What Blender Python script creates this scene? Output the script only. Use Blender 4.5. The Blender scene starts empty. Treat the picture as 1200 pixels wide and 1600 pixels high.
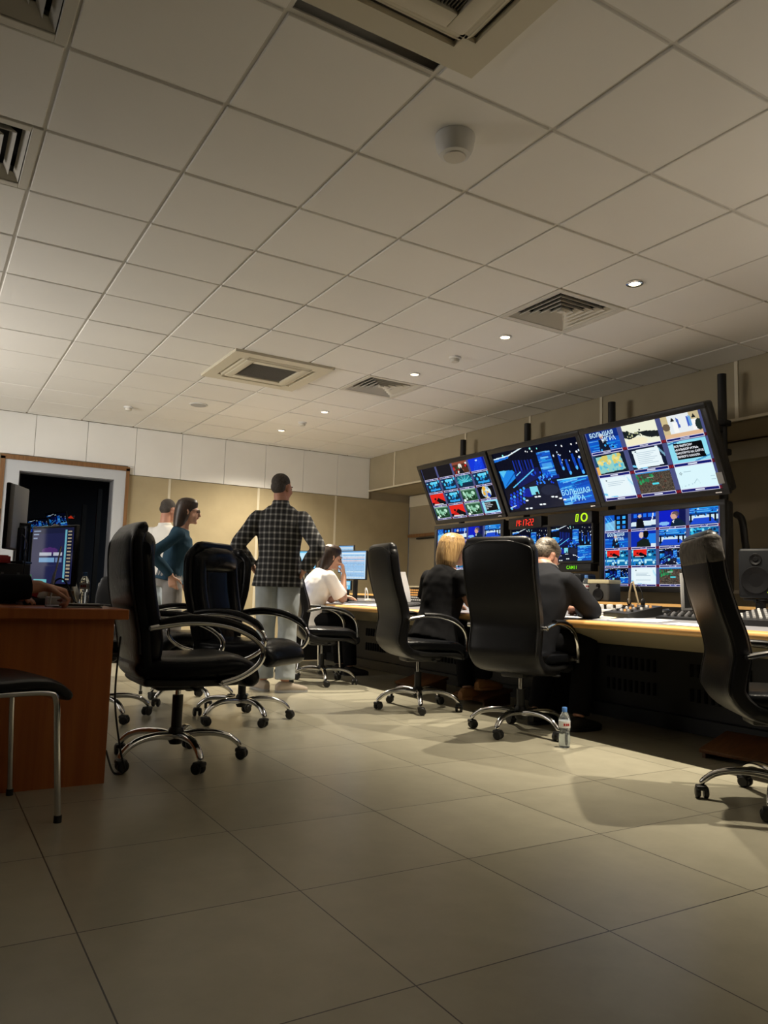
import bpy, bmesh, math, random
import numpy as np
from mathutils import Vector, Matrix, Euler
random.seed(7)
scene = bpy.context.scene
COL = scene.collection
PI = math.pi
# ------------------------------------------------------------ camera, world, lights, exposure
cam_d = bpy.data.cameras.new('camera'); cam = bpy.data.objects.new('camera', cam_d); COL.objects.link(cam)
cam_d.sensor_fit = 'VERTICAL'; cam_d.sensor_height = 36.0; cam_d.lens = 27.0
cam_d.clip_start = 0.05; cam_d.clip_end = 60
RC = ((0.85588624, -0.51630153, 0.02985761), (0.0791863, 0.07377908, -0.99412584), (0.51106582, 0.85322294, 0.10403051))
cam.matrix_world = Matrix(((RC[0][0], -RC[1][0], -RC[2][0], 0), (RC[0][1], -RC[1][1], -RC[2][1], 0), (RC[0][2], -RC[1][2], -RC[2][2], 0.853), (0, 0, 0, 1)))
scene.camera = cam
scene.view_settings.view_transform = 'Standard'; scene.view_settings.look = 'None'
scene.view_settings.gamma = 1.0; scene.view_settings.use_curve_mapping = False
scene.view_settings.exposure = 0.0
world = bpy.data.worlds.new('world'); scene.world = world; world.use_nodes = True
world.node_tree.nodes['Background'].inputs[0].default_value = (1.0, 0.93, 0.84, 1)
world.node_tree.nodes['Background'].inputs[1].default_value = 0.05
SPOT_ENERGY = 335.0; SPOT_COL = (1.0, 0.89, 0.71); SPOT_BLEND = 1.0
# x, y, energy factor, beam angle
SPOTS = [(3.61, 3.12, 1, 88), (3.61, 4.34, 1, 88), (3.61, 5.57, .85, 92), (3.62, 7.36, 1.5, 120), (3.64, 8.57, .8, 140), (3.61, 1.9, .9, 88)]
def area_light(name, loc, rot, size, size_y, energy, col, spread=180):
    d = bpy.data.lights.new(name, 'AREA'); d.shape = 'RECTANGLE'; d.size = size; d.size_y = size_y; d.energy = energy; d.color = col; d.spread = math.radians(spread)
    o = bpy.data.objects.new(name, d); o.location = loc; o.rotation_euler = rot; COL.objects.link(o); return o
# soft fill lights added outside the frame to brighten ceiling and far wall
area_light('left_ceiling_fill', (-2.7, 6.9, 1.3), (0, math.radians(180 + 58), 0), 1.0, 2.4, 66, (1.0, 0.93, 0.84), 110)
area_light('left_wall_fill', (-.5, 7.0, 2.7), (math.radians(57), 0, math.radians(-46)), 1.0, 1.0, 27, (1.0, 0.97, 0.92), 100)
area_light('right_ceiling_fill', (5.1, .9, 1.5), (math.radians(-24), math.radians(180 - 14), 0), .8, 1.2, 38, (1.0, 0.9, 0.76), 150)
area_light('dark_room_fill', (3.2, 11.0, 2.5), (0, 0, 0), .3, .3, 12, (.75, .85, 1.0))  # fill added to lift the blackness behind the doorway

# ------------------------------------------------------------ constants of the room
HC = 2.784; YW = 9.6; XF = 5.49; XR = 6.2

# ------------------------------------------------------------ mesh helpers
class B:
    def __init__(s): s.m = bmesh.new()
    def _xf(s, vs, M):
        if M is not None:
            for v in vs: v.co = M @ v.co
    def box(s, c, d, rot=None, bev=0, seg=2):
        r = bmesh.ops.create_cube(s.m, size=1.0); vs = r['verts']
        for v in vs: v.co = Vector((v.co.x * d[0], v.co.y * d[1], v.co.z * d[2]))
        if bev > 0:
            es = list({e for v in vs for e in v.link_edges})
            rr = bmesh.ops.bevel(s.m, geom=es, offset=min(bev, min(d) * .49), segments=seg, affect='EDGES', profile=.5)
            vs = list({v for f in rr['faces'] for v in f.verts} | {v for v in vs if v.is_valid})
        R = Euler(rot).to_matrix().to_4x4() if rot is not None else Matrix()
        M = Matrix.Translation(c) @ R
        for v in vs: v.co = M @ v.co
        return s
    def ring(s, pts): return [s.m.verts.new(p) for p in pts]
    def skin(s, rings, close=True, cap0=True, cap1=True):
        n = len(rings[0])
        for a, b in zip(rings[:-1], rings[1:]):
            for i in range(n if close else n - 1):
                j = (i + 1) % n
                try: s.m.faces.new((a[i], a[j], b[j], b[i]))
                except ValueError: pass
        if cap0: s.m.faces.new(list(reversed(rings[0])))
        if cap1: s.m.faces.new(rings[-1])
        return s
    def loft(s, secs, n=16, sup=2.0):
        """secs: (centre, right vec, up vec, rx, ry)"""
        rings = []
        for c, r, u, rx, ry in secs:
            c = Vector(c); r = Vector(r); u = Vector(u); ps = []
            for k in range(n):
                a = 2 * PI * k / n; ca, sa = math.cos(a), math.sin(a)
                x = math.copysign(abs(ca) ** (2 / sup), ca); y = math.copysign(abs(sa) ** (2 / sup), sa)
                ps.append(c + r * (x * rx) + u * (y * ry))
            rings.append(s.ring(ps))
        return s.skin(rings)
    def tube(s, pts, r, n=10, res=0, up=None, flat=1.0):
        pts = [Vector(p) for p in pts]
        rs = list(r) if hasattr(r, '__len__') else [r] * len(pts)
        if res:
            P, R2 = [], []
            m = len(pts)
            for i in range(m - 1):
                p0, p1, p2, p3 = pts[max(i - 1, 0)], pts[i], pts[i + 1], pts[min(i + 2, m - 1)]
                for k in range(res):
                    t = k / res
                    P.append(.5 * ((2 * p1) + (p2 - p0) * t + (2 * p0 - 5 * p1 + 4 * p2 - p3) * t * t + (3 * p1 - p0 - 3 * p2 + p3) * t ** 3))
                    R2.append(rs[i] * (1 - t) + rs[i + 1] * t)
            P.append(pts[-1]); R2.append(rs[-1]); pts, rs = P, R2
        rings = []; prev = None
        for i, p in enumerate(pts):
            t = (pts[min(i + 1, len(pts) - 1)] - pts[max(i - 1, 0)])
            if t.length < 1e-9: t = Vector((0, 0, 1))
            t.normalize()
            if prev is None:
                h = Vector(up) if up is not None else (Vector((0, 0, 1)) if abs(t.z) < .9 else Vector((1, 0, 0)))
                a = h.cross(t)
                if a.length < 1e-6: a = Vector((1, 0, 0)).cross(t)
                a.normalize()
            else:
                a = prev - t * prev.dot(t)
                if a.length < 1e-6: a = t.orthogonal()
                a.normalize()
            b = t.cross(a); prev = a
            rings.append(s.ring([p + a * (math.cos(2 * PI * k / n) * rs[i]) + b * (math.sin(2 * PI * k / n) * rs[i] * flat) for k in range(n)]))
        return s.skin(rings)
    def lathe(s, prof, c=(0, 0, 0), n=24, M=None):
        rings = []; c = Vector(c)
        for r, z in prof:
            ps = [Vector((math.cos(2 * PI * k / n) * max(r, 1e-4), math.sin(2 * PI * k / n) * max(r, 1e-4), z)) for k in range(n)]
            if M is not None: ps = [M @ p for p in ps]
            rings.append(s.ring([c + p for p in ps]))
        return s.skin(rings)
    def ell(s, c, r, M=None, u=20, v=12):
        rr = bmesh.ops.create_uvsphere(s.m, u_segments=u, v_segments=v, radius=1.0)
        for w in rr['verts']:
            p = Vector((w.co.x * r[0], w.co.y * r[1], w.co.z * r[2]))
            if M is not None: p = M @ p
            w.co = p + Vector(c)
        return s
    def prism(s, poly, d, M=None):
        """poly 2D in local xy extruded by d in +z, then M"""
        a = [Vector((p[0], p[1], 0)) for p in poly]; b = [Vector((p[0], p[1], d)) for p in poly]
        if M is not None: a = [M @ p for p in a]; b = [M @ p for p in b]
        return s.skin([s.ring(a), s.ring(b)])
    def quad(s, *ps):
        s.m.faces.new([s.m.verts.new(p) for p in ps]); return s

def obj(name, b, mat, parent=None, smooth=True, ang=40):
    bmesh.ops.recalc_face_normals(b.m, faces=b.m.faces)
    me = bpy.data.meshes.new(name); b.m.to_mesh(me); b.m.free()
    if smooth:
        for p in me.polygons: p.use_smooth = True
        me.set_sharp_from_angle(angle=math.radians(ang))
    if mat is not None: me.materials.append(mat)
    o = bpy.data.objects.new(name, me); COL.objects.link(o)
    if parent is not None: o.parent = parent
    return o
def empty(name, loc=(0, 0, 0), rz=0):
    o = bpy.data.objects.new(name, None); o.empty_display_size = .1; o.location = loc; o.rotation_euler = (0, 0, rz); COL.objects.link(o); return o
def tag(o, label=None, cat=None, group=None, kind=None):
    if label: o['label'] = label
    if cat: o['category'] = cat
    if group: o['group'] = group
    if kind: o['kind'] = kind
    return o
def thing(name, label, cat, loc=(0, 0, 0), rz=0, group=None): return tag(empty(name, loc, rz), label, cat, group)
def struct(name, b, mat, parent=None, smooth=False):
    o = obj(name, b, mat, parent, smooth)
    if parent is None: o['kind'] = 'structure'
    return o
KIDS = {}
def dup(root, loc, rz, label=None, group=None):
    def cp(o, par):
        c = o.copy(); COL.objects.link(c)
        if par is not None: c.parent = par
        for ch in o.children: cp(ch, c)
        return c
    r = cp(root, None); r.location = loc; r.rotation_euler = (0, 0, rz)
    if label: r['label'] = label
    if group: r['group'] = group
    return r

# ------------------------------------------------------------ materials
def s2l(c): return tuple((x / 12.92 if x <= .04045 else ((x + .055) / 1.055) ** 2.4) for x in c)
def hexc(h): return s2l(tuple(int(h[i:i + 2], 16) / 255 for i in (0, 2, 4)))
MATS = {}
def P(name, col, rough=.5, metal=0, bump=0, bscale=40, var=0, vscale=6, coat=0, spec=.5, bdist=.01, sheen=0, trans=0, ior=1.45, emit=0):
    if name in MATS: return MATS[name]
    m = bpy.data.materials.new(name); m.use_nodes = True; nt = m.node_tree; N = nt.nodes; L = nt.links
    b = N['Principled BSDF']
    b.inputs['Base Color'].default_value = (*col, 1); b.inputs['Roughness'].default_value = rough; b.inputs['Metallic'].default_value = metal
    b.inputs['Specular IOR Level'].default_value = spec; b.inputs['IOR'].default_value = ior
    b.inputs['Coat Weight'].default_value = coat; b.inputs['Coat Roughness'].default_value = .15
    b.inputs['Transmission Weight'].default_value = trans; b.inputs['Sheen Weight'].default_value = sheen
    if emit: b.inputs['Emission Color'].default_value = (*col, 1); b.inputs['Emission Strength'].default_value = emit
    tc = N.new('ShaderNodeTexCoord')
    if var:
        n = N.new('ShaderNodeTexNoise'); n.inputs['Scale'].default_value = vscale; n.inputs['Detail'].default_value = 5
        L.new(tc.outputs['Object'], n.inputs['Vector'])
        r = N.new('ShaderNodeMapRange'); r.inputs['From Min'].default_value = .3; r.inputs['From Max'].default_value = .7
        r.inputs['To Min'].default_value = 1 - var; r.inputs['To Max'].default_value = 1 + var
        L.new(n.outputs['Fac'], r.inputs['Value'])
        mx = N.new('ShaderNodeMix'); mx.data_type = 'RGBA'; mx.blend_type = 'MULTIPLY'; mx.inputs['Factor'].default_value = 1
        mx.inputs['A'].default_value = (*col, 1); L.new(r.outputs['Result'], mx.inputs['B']); L.new(mx.outputs['Result'], b.inputs['Base Color'])
    if bump:
        n = N.new('ShaderNodeTexNoise'); n.inputs['Scale'].default_value = bscale; n.inputs['Detail'].default_value = 3 if bdist < .02 else .8
        L.new(tc.outputs['Object'], n.inputs['Vector'])
        bp = N.new('ShaderNodeBump'); bp.inputs['Strength'].default_value = bump; bp.inputs['Distance'].default_value = bdist
        L.new(n.outputs['Fac'], bp.inputs['Height']); L.new(bp.outputs['Normal'], b.inputs['Normal'])
    MATS[name] = m; return m
def wood(name, c1, c2, rough=.4, axis='Y', scale=1.0):
    m = bpy.data.materials.new(name); m.use_nodes = True; nt = m.node_tree; N = nt.nodes; L = nt.links; b = N['Principled BSDF']
    tc = N.new('ShaderNodeTexCoord'); mp = N.new('ShaderNodeMapping')
    sc = {'X': (.6, 14, 14), 'Y': (14, .6, 14), 'Z': (14, 14, .6)}[axis]; mp.inputs['Scale'].default_value = tuple(v * scale for v in sc)
    n = N.new('ShaderNodeTexNoise'); n.inputs['Scale'].default_value = 3; n.inputs['Detail'].default_value = 6; n.inputs['Distortion'].default_value = .6
    cr = N.new('ShaderNodeValToRGB'); cr.color_ramp.elements[0].position = .35; cr.color_ramp.elements[1].position = .65
    cr.color_ramp.elements[0].color = (*c1, 1); cr.color_ramp.elements[1].color = (*c2, 1)
    L.new(tc.outputs['Object'], mp.inputs['Vector']); L.new(mp.outputs['Vector'], n.inputs['Vector']); L.new(n.outputs['Fac'], cr.inputs['Fac'])
    L.new(cr.outputs['Color'], b.inputs['Base Color']); b.inputs['Roughness'].default_value = rough
    return m
def plaid():
    m = bpy.data.materials.new('plaid_cloth'); m.use_nodes = True; nt = m.node_tree; N = nt.nodes; L = nt.links; b = N['Principled BSDF']
    tc = N.new('ShaderNodeTexCoord'); sp = N.new('ShaderNodeSeparateXYZ'); L.new(tc.outputs['Object'], sp.inputs[0])
    def stripe(src, per, wid):
        a = N.new('ShaderNodeMath'); a.operation = 'DIVIDE'; L.new(src, a.inputs[0]); a.inputs[1].default_value = per
        f = N.new('ShaderNodeMath'); f.operation = 'FRACT'; L.new(a.outputs[0], f.inputs[0])
        s = N.new('ShaderNodeMath'); s.operation = 'SUBTRACT'; L.new(f.outputs[0], s.inputs[0]); s.inputs[1].default_value = .5
        q = N.new('ShaderNodeMath'); q.operation = 'ABSOLUTE'; L.new(s.outputs[0], q.inputs[0])
        r = N.new('ShaderNodeMapRange'); L.new(q.outputs[0], r.inputs[0]); r.inputs[1].default_value = wid; r.inputs[2].default_value = wid * .35; r.inputs[3].default_value = 0; r.inputs[4].default_value = 1
        return r.outputs[0]
    a = stripe(sp.outputs['X'], .046, .24); c = stripe(sp.outputs['Z'], .052, .22)
    s = N.new('ShaderNodeMath'); s.operation = 'ADD'; L.new(a, s.inputs[0]); L.new(c, s.inputs[1])
    cr = N.new('ShaderNodeValToRGB'); e = cr.color_ramp.elements; e[0].position = 0; e[0].color = (.010, .010, .012, 1); e[1].position = 1; e[1].color = (.33, .33, .32, 1)
    k = cr.color_ramp.elements.new(.5); k.color = (.10, .10, .10, 1)
    h = N.new('ShaderNodeMath'); h.operation = 'MULTIPLY'; L.new(s.outputs[0], h.inputs[0]); h.inputs[1].default_value = .5
    L.new(h.outputs[0], cr.inputs[0]); L.new(cr.outputs[0], b.inputs['Base Color']); b.inputs['Roughness'].default_value = .9
    n = N.new('ShaderNodeTexNoise'); n.inputs['Scale'].default_value = 9; n.inputs['Detail'].default_value = 3; L.new(tc.outputs['Object'], n.inputs['Vector'])
    bp = N.new('ShaderNodeBump'); bp.inputs['Strength'].default_value = .6; bp.inputs['Distance'].default_value = .03; L.new(n.outputs['Fac'], bp.inputs['Height']); L.new(bp.outputs['Normal'], b.inputs['Normal'])
    return m
def floor_mat():
    m = bpy.data.materials.new('floor_tiles'); m.use_nodes = True; nt = m.node_tree; N = nt.nodes; L = nt.links; b = N['Principled BSDF']
    tc = N.new('ShaderNodeTexCoord'); sp = N.new('ShaderNodeSeparateXYZ'); L.new(tc.outputs['Object'], sp.inputs[0])
    def mth(op, a, v):
        n = N.new('ShaderNodeMath'); n.operation = op
        L.new(a, n.inputs[0])
        if isinstance(v, (int, float)): n.inputs[1].default_value = v
        else: L.new(v, n.inputs[1])
        return n.outputs[0]
    def cell(src, off):
        d = mth('DIVIDE', mth('SUBTRACT', src, off), .6); return d
    dx = cell(sp.outputs['X'], .400); dy = cell(sp.outputs['Y'], 1.473)
    def joint(d):
        f = mth('FRACT', d, 0); q = mth('ABSOLUTE', mth('SUBTRACT', f, .5), 0); return mth('GREATER_THAN', q, .5 - .0032)
    j = mth('MAXIMUM', joint(dx), joint(dy))
    cb = N.new('ShaderNodeCombineXYZ'); L.new(mth('FLOOR', dx, 0), cb.inputs[0]); L.new(mth('FLOOR', dy, 0), cb.inputs[1])
    wn = N.new('ShaderNodeTexWhiteNoise'); wn.noise_dimensions = '3D'; L.new(cb.outputs[0], wn.inputs['Vector'])
    n = N.new('ShaderNodeTexNoise'); n.inputs['Scale'].default_value = 7; n.inputs['Detail'].default_value = 8; n.inputs['Roughness'].default_value = .65; L.new(tc.outputs['Object'], n.inputs['Vector'])
    n2 = N.new('ShaderNodeTexNoise'); n2.inputs['Scale'].default_value = 1.4; n2.inputs['Detail'].default_value = 6; L.new(tc.outputs['Object'], n2.inputs['Vector'])
    v = mth('ADD', mth('MULTIPLY', wn.outputs['Value'], .10), mth('MULTIPLY', n.outputs['Fac'], .22))
    cr = N.new('ShaderNodeValToRGB'); e = cr.color_ramp.elements; e[0].position = .0; e[0].color = (.26, .24, .175, 1); e[1].position = .33; e[1].color = (.46, .43, .325, 1); L.new(v, cr.inputs[0])
    mx = N.new('ShaderNodeMix'); mx.data_type = 'RGBA'; L.new(j, mx.inputs['Factor']); L.new(cr.outputs[0], mx.inputs['A']); mx.inputs['B'].default_value = (.035, .03, .025, 1)
    L.new(mx.outputs['Result'], b.inputs['Base Color'])
    b.inputs['Roughness'].default_value = .29
    return m

M_floor = floor_mat()
M_under = P('desk_shade_floor', (.30, .28, .23), .45, var=.15)  # unused floor tone for the shade under the desk
M_ceil = P('ceiling_tile_white', (.90, .88, .84), .6, bump=.04, bscale=300, var=.025, vscale=1.2)
def tile_variation(m, x0, y0, amp):
    nt = m.node_tree; N = nt.nodes; L = nt.links; b = N['Principled BSDF']; old = b.inputs['Base Color'].links[0].from_socket
    tc = N.new('ShaderNodeTexCoord'); mp = N.new('ShaderNodeMapping'); mp.inputs['Location'].default_value = (-x0 / .6, -y0 / .6, 0); mp.inputs['Scale'].default_value = (1 / .6, 1 / .6, 0)
    L.new(tc.outputs['Object'], mp.inputs[0]); f = N.new('ShaderNodeVectorMath'); f.operation = 'FLOOR'; L.new(mp.outputs[0], f.inputs[0])
    w = N.new('ShaderNodeTexWhiteNoise'); w.noise_dimensions = '2D'; L.new(f.outputs[0], w.inputs['Vector'])
    r = N.new('ShaderNodeMapRange'); L.new(w.outputs['Value'], r.inputs[0]); r.inputs[3].default_value = 1 - amp; r.inputs[4].default_value = 1
    x = N.new('ShaderNodeMix'); x.data_type = 'RGBA'; x.blend_type = 'MULTIPLY'; x.inputs['Factor'].default_value = 1; L.new(old, x.inputs['A']); L.new(r.outputs[0], x.inputs['B']); L.new(x.outputs['Result'], b.inputs['Base Color'])
tile_variation(M_ceil, .308, 2.2465, .06)
M_grid = P('ceiling_grid_white', (.72, .70, .66), .5)
M_void = P('ceiling_void_black', (.006, .006, .006), .9)
M_white = P('white_wall_panel', (.86, .85, .82), .55, var=.03, vscale=2)
M_beige = P('beige_fabric_panel', (.44, .365, .225), .9, bump=.06, bscale=220, var=.05, vscale=5)
M_beige2 = P('beige_fascia', (.36, .31, .21), .8, bump=.05, bscale=200, var=.04, vscale=4)
M_tan = P('tan_wall', (.36, .30, .20), .85, var=.05, vscale=3)
M_batten = P('batten_cream', (.66, .60, .46), .6)
M_dooru = P('door_casing_white', (.55, .57, .60), .4)
M_brown = wood('brown_trim_wood', (.18, .085, .03), (.26, .13, .05), .45, 'Z')
M_jamb = P('grey_jamb', (.16, .16, .17), .5)
M_dark = P('dark_wall_tone', (.05, .055, .065), .85)
M_leather = P('black_leather', (.010, .010, .011), .36, bump=.08, bscale=120, spec=.3)
M_leather2 = P('black_soft_leather', (.007, .0075, .009), .27, bump=.12, bscale=45, spec=.15)
M_pipe = P('piping_black', (.02, .02, .02), .4)
M_chrome = P('chrome', (.72, .72, .72), .12, 1)
M_black = P('black_plastic', (.012, .012, .012), .45)
M_blackm = P('black_matte_metal', (.010, .010, .011), .55)
M_case = P('monitor_black_plastic', (.016, .016, .017), .4)
M_deskw = wood('desk_edge_wood', (.62, .33, .10), (.74, .45, .17), .3, 'Y')
M_desktop = P('desk_grey_laminate', (.22, .22, .24), .4, var=.06)
M_apron = P('desk_beige_apron', (.27, .23, .15), .5)
M_panel = P('black_console_panel', (.018, .017, .015), .5)
M_brownd = wood('brown_desk_laminate', (.36, .10, .022), (.46, .14, .03), .4, 'Z', .6)
M_paper = P('white_paper', (.82, .82, .84), .8)
M_paperb = P('cream_paper', (.74, .66, .44), .8)
M_acw = P('air_conditioner_cream', (.70, .65, .52), .5)
M_acd = P('air_conditioner_dark', (.045, .04, .03), .7)
M_mesh = P('grille_grey', (.13, .12, .10), .8)
M_grey = P('grey_plastic', (.16, .16, .17), .5)
M_lgrey = P('light_grey_plastic', (.42, .42, .42), .5)
M_spk = P('speaker_dark_grey', (.010, .011, .013), .5, spec=.3)
M_cone = P('speaker_cone', (.004, .004, .005), .5, spec=.3)
M_whitep = P('white_plastic', (.75, .75, .74), .4)
M_skin = P('skin', (.52, .29, .20), .5, var=.08, vscale=12)
M_skinr = P('ruddy_skin', (.50, .25, .17), .5, var=.08, vscale=12)
M_hairb = wood('dark_brown_hair', (.010, .006, .004), (.045, .024, .015), .4, 'Z', 3.2)
M_hairl = wood('blond_hair', (.20, .11, .04), (.56, .36, .15), .4, 'Z', 3.2)
M_hairg = wood('grey_brown_hair', (.018, .013, .009), (.22, .18, .13), .5, 'Y', 3.0)
M_hairs = P('short_dark_grey_hair', (.055, .045, .038), .7, bump=.6, bscale=150, var=.3, vscale=60)
M_tee = P('white_tee_cotton', (.84, .81, .78), .9, bump=.6, bscale=9, bdist=.04, spec=.08)
M_polo = P('white_polo_cotton', (.72, .70, .66), .9, bump=.6, bscale=9, bdist=.04, spec=.08)
M_teal = P('teal_knit', (.020, .050, .078), .9, bump=.6, bscale=10, bdist=.04, spec=.2)
M_teeb = P('black_tee_cotton', (.010, .010, .011), .8, bump=.6, bscale=8, bdist=.045, spec=.06)
M_suit = P('charcoal_suit_cloth', (.022, .023, .027), .85, bump=.6, bscale=7, bdist=.045, spec=.06)
M_suitd = P('black_trouser_cloth', (.007, .007, .008), .9, bump=.5, bscale=8, bdist=.04, spec=.08)
M_jean = P('washed_denim', (.42, .46, .48), .9, bump=.8, bscale=8, bdist=.06, spec=.2, var=.2, vscale=5)
M_gpant = P('grey_trouser_cloth', (.20, .19, .18), .9, bump=.7, bscale=8, bdist=.06, spec=.2, var=.1)
M_plaid = plaid()
M_shoe = P('beige_canvas_shoe', (.52, .44, .36), .8)
M_shoed = P('dark_shoe', (.02, .018, .016), .6)
M_shoet = P('tan_shoe', (.40, .19, .07), .6)
M_eye = P('eye_dark', (.03, .02, .015), .2)
M_lip = P('lip', (.42, .14, .11), .5)
M_glass = P('lens_glass', (.95, .95, .95), .02, trans=1, ior=1.1)
M_pet = P('clear_bottle_plastic', (.86, .92, .96), .06, trans=.92, ior=1.25)
M_water = P('water', (.9, .95, 1), .02, trans=1, ior=1.33)
M_cap = P('blue_cap_plastic', (.10, .25, .62), .4)
M_redp = P('red_plastic', (.42, .03, .03), .5)
M_blue = P('blue_upholstery', (.05, .14, .48), .8)
M_foot = wood('footrest_wood', (.10, .04, .012), (.15, .06, .02), .5, 'X')
M_vent = P('vent_white', (.68, .65, .58), .45)
def emis(name, col, st):
    m = bpy.data.materials.new(name); m.use_nodes = True; nt = m.node_tree; nt.nodes.clear()
    e = nt.nodes.new('ShaderNodeEmission'); e.inputs[0].default_value = (*col, 1); e.inputs[1].default_value = st
    o = nt.nodes.new('ShaderNodeOutputMaterial'); nt.links.new(e.outputs[0], o.inputs[0]); return m
M_lamp = emis('lamp_glow', (1.0, .80, .50), 14)
M_led = emis('red_led', (1, .04, .02), 1.6)
M_ledg = emis('green_led', (.55, 1, .02), 1.2)
M_ledd = emis('green_led_dim', (.25, 1, .02), .8)
M_amber = emis('amber_key_light', (1.0, .45, .12), .9)
def screen_mat():
    m = bpy.data.materials.new('screen_glow'); m.use_nodes = True; nt = m.node_tree; nt.nodes.clear()
    a = nt.nodes.new('ShaderNodeVertexColor'); a.layer_name = 'Col'
    e = nt.nodes.new('ShaderNodeEmission'); e.inputs[1].default_value = 1.0; nt.links.new(a.outputs[0], e.inputs[0])
    g = nt.nodes.new('ShaderNodeBsdfGlossy'); g.inputs[0].default_value = (.012, .012, .012, 1); g.inputs[1].default_value = .2
    s = nt.nodes.new('ShaderNodeAddShader'); nt.links.new(e.outputs[0], s.inputs[0]); nt.links.new(g.outputs[0], s.inputs[1])
    o = nt.nodes.new('ShaderNodeOutputMaterial'); nt.links.new(s.outputs[0], o.inputs[0]); return m
M_screen = screen_mat()
# ============================================================ the room
b = B(); b.box((2.2, 3.8, -.05), (8.4, 12.6, .1)); struct('floor', b, M_floor)
# ceiling: tegular tiles hung from a recessed grid, leaving out the tiles that carry vents and air conditioners
X0, Y0 = .308, 2.2465
holes = {(0, 0), (0, 2)}
def tile_id(x, y): return (math.floor((x - X0) / .6), math.floor((y - Y0) / .6))
VENT_T = [(3.308, 3.4465), (3.308, 5.8465), (-.292, 2.2465), (-.292, 3.4465)]
vent_ids = {tile_id(x + .3, y + .3) for x, y in VENT_T}
ac_rects = [(2.06, 5.86, 2.93, 6.70), (.735, 1.27, 1.585, 2.12)]
b = B()
for i in range(-5, 10):
    for j in range(-8, 13):
        x, y = X0 + .6 * i, Y0 + .6 * j
        x1, y1 = min(x + .6, XF), min(y + .6, YW)
        if x1 - x < .02 or y1 - y < .02 or (i, j) in vent_ids: continue
        cx, cy = x + .3, y + .3
        if any(a < cx < c and bb < cy < d for a, bb, c, d in ac_rects): continue
        g = .009; dz = random.uniform(-.0015, .0015)
        b.box(((x + x1) / 2, (y + y1) / 2, HC + .008 + dz), (x1 - x - 2 * g, y1 - y - 2 * g, .016), bev=.003, seg=1, rot=(random.uniform(-.0016, .0016), random.uniform(-.0016, .0016), 0))
b.box((1.2, 3.6, HC + .10), (8.6, 12.2, .02))
struct('ceiling', b, M_ceil)
b = B()
for i in range(-5, 10):
    x = X0 + .6 * i
    b.box((x, 3.6, HC + .014), (.024, 12.0, .006))
for j in range(-8, 13):
    y = Y0 + .6 * j
    b.box((1.2, y, HC + .0141), (8.5, .024, .0058))
struct('trim_1', b, M_grid)
# far wall with a doorway, upper white panels and lower beige fabric panels
DX0, DX1, DZ = .88, 1.922, 2.11
b = B()
b.box(((-.3 + DX0) / 2, YW + .09, 1.4), (DX0 + .3, .14, 2.8)); b.box(((DX1 + XR) / 2, YW + .09, 1.4), (XR - DX1, .14, 2.8)); b.box(((DX0 + DX1) / 2, YW + .09, (DZ + 2.8) / 2), (DX1 - DX0, .14, 2.8 - DZ))
struct('wall_far', b, M_tan)
b = B(); b.box((-1.65, YW + .09, 1.4), (2.7, .14, 2.8)); struct('wall_far_left', b, M_dark)  # unseen stretch, coloured dark so the chair leather reflects less light
b = B(); xs = [-.12, .45, 1.02, 1.59, 2.16, 2.73, 3.3, 3.87, 4.43, 4.96, XF - .002]
for a, c in zip(xs[:-1], xs[1:]):
    lo = 2.195 if a > 2.1 else 2.295
    if a <= 2.1 < c: pass
    b.box(((a + c) / 2, YW + .008, (lo + HC) / 2 - .001), (c - a - .005, .022, HC - lo - .004), bev=.002, seg=1)
b.box((2.12, YW + .0085, 2.245), (.075, .02, .098)); 
b.box((.27, YW + .008, 1.14), (.76, .022, 2.28))
struct('trim_2', b, M_white)
b = B()
for a, c in zip([2.09, 2.6, 3.79, 4.95], [2.6, 3.79, 4.95, XR]):
    b.box(((a + c) / 2, YW + .012, 1.12), (c - a - .03, .02, 2.135))
struct('wall_fabric_far', b, M_beige)
b = B()
for a in (2.6, 3.79, 4.95): b.box((a, YW + .010, 1.12), (.03, .024, 2.14))
struct('trim_3', b, M_batten)
b = B(); b.box((3.9, YW - .004, .05), (3.6, .012, .09)); struct('baseboard_far', b, M_brown)
# door
b = B()
b.box(((DX0 - .155 + DX0) / 2, YW - .012, DZ / 2), (.155, .03, DZ)); b.box(((DX1 + .155 + DX1) / 2 - .01, YW - .012, DZ / 2), (.135, .03, DZ)); b.box(((DX0 + DX1) / 2 - .01, YW - .012, DZ + .06), (DX1 - DX0 + .29, .03, .12))
d1 = struct('door_1', b, M_dooru)
b = B()
b.box((.703, YW - .02, 1.13), (.045, .05, 2.26)); b.box((2.075, YW - .02, 1.13), (.04, .05, 2.26)); b.box((1.388, YW - .02, 2.255), (1.415, .05, .05))
obj('door_trim', b, M_brown, d1, False)
b = B(); b.box((DX0 + .006, YW + .08, DZ / 2), (.012, .16, DZ)); b.box((DX1 - .006, YW + .08, DZ / 2), (.012, .16, DZ)); b.box(((DX0 + DX1) / 2, YW + .08, DZ - .006), (DX1 - DX0, .16, .012))
obj('door_jamb', b, M_jamb, d1, False)
# the dark room beyond the door
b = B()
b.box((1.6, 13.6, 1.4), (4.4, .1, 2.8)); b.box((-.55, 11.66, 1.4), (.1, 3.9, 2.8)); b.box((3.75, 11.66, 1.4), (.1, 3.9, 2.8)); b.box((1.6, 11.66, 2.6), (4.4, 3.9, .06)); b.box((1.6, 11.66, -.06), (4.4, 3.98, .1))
struct('wall_beyond', b, M_dark)
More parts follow.
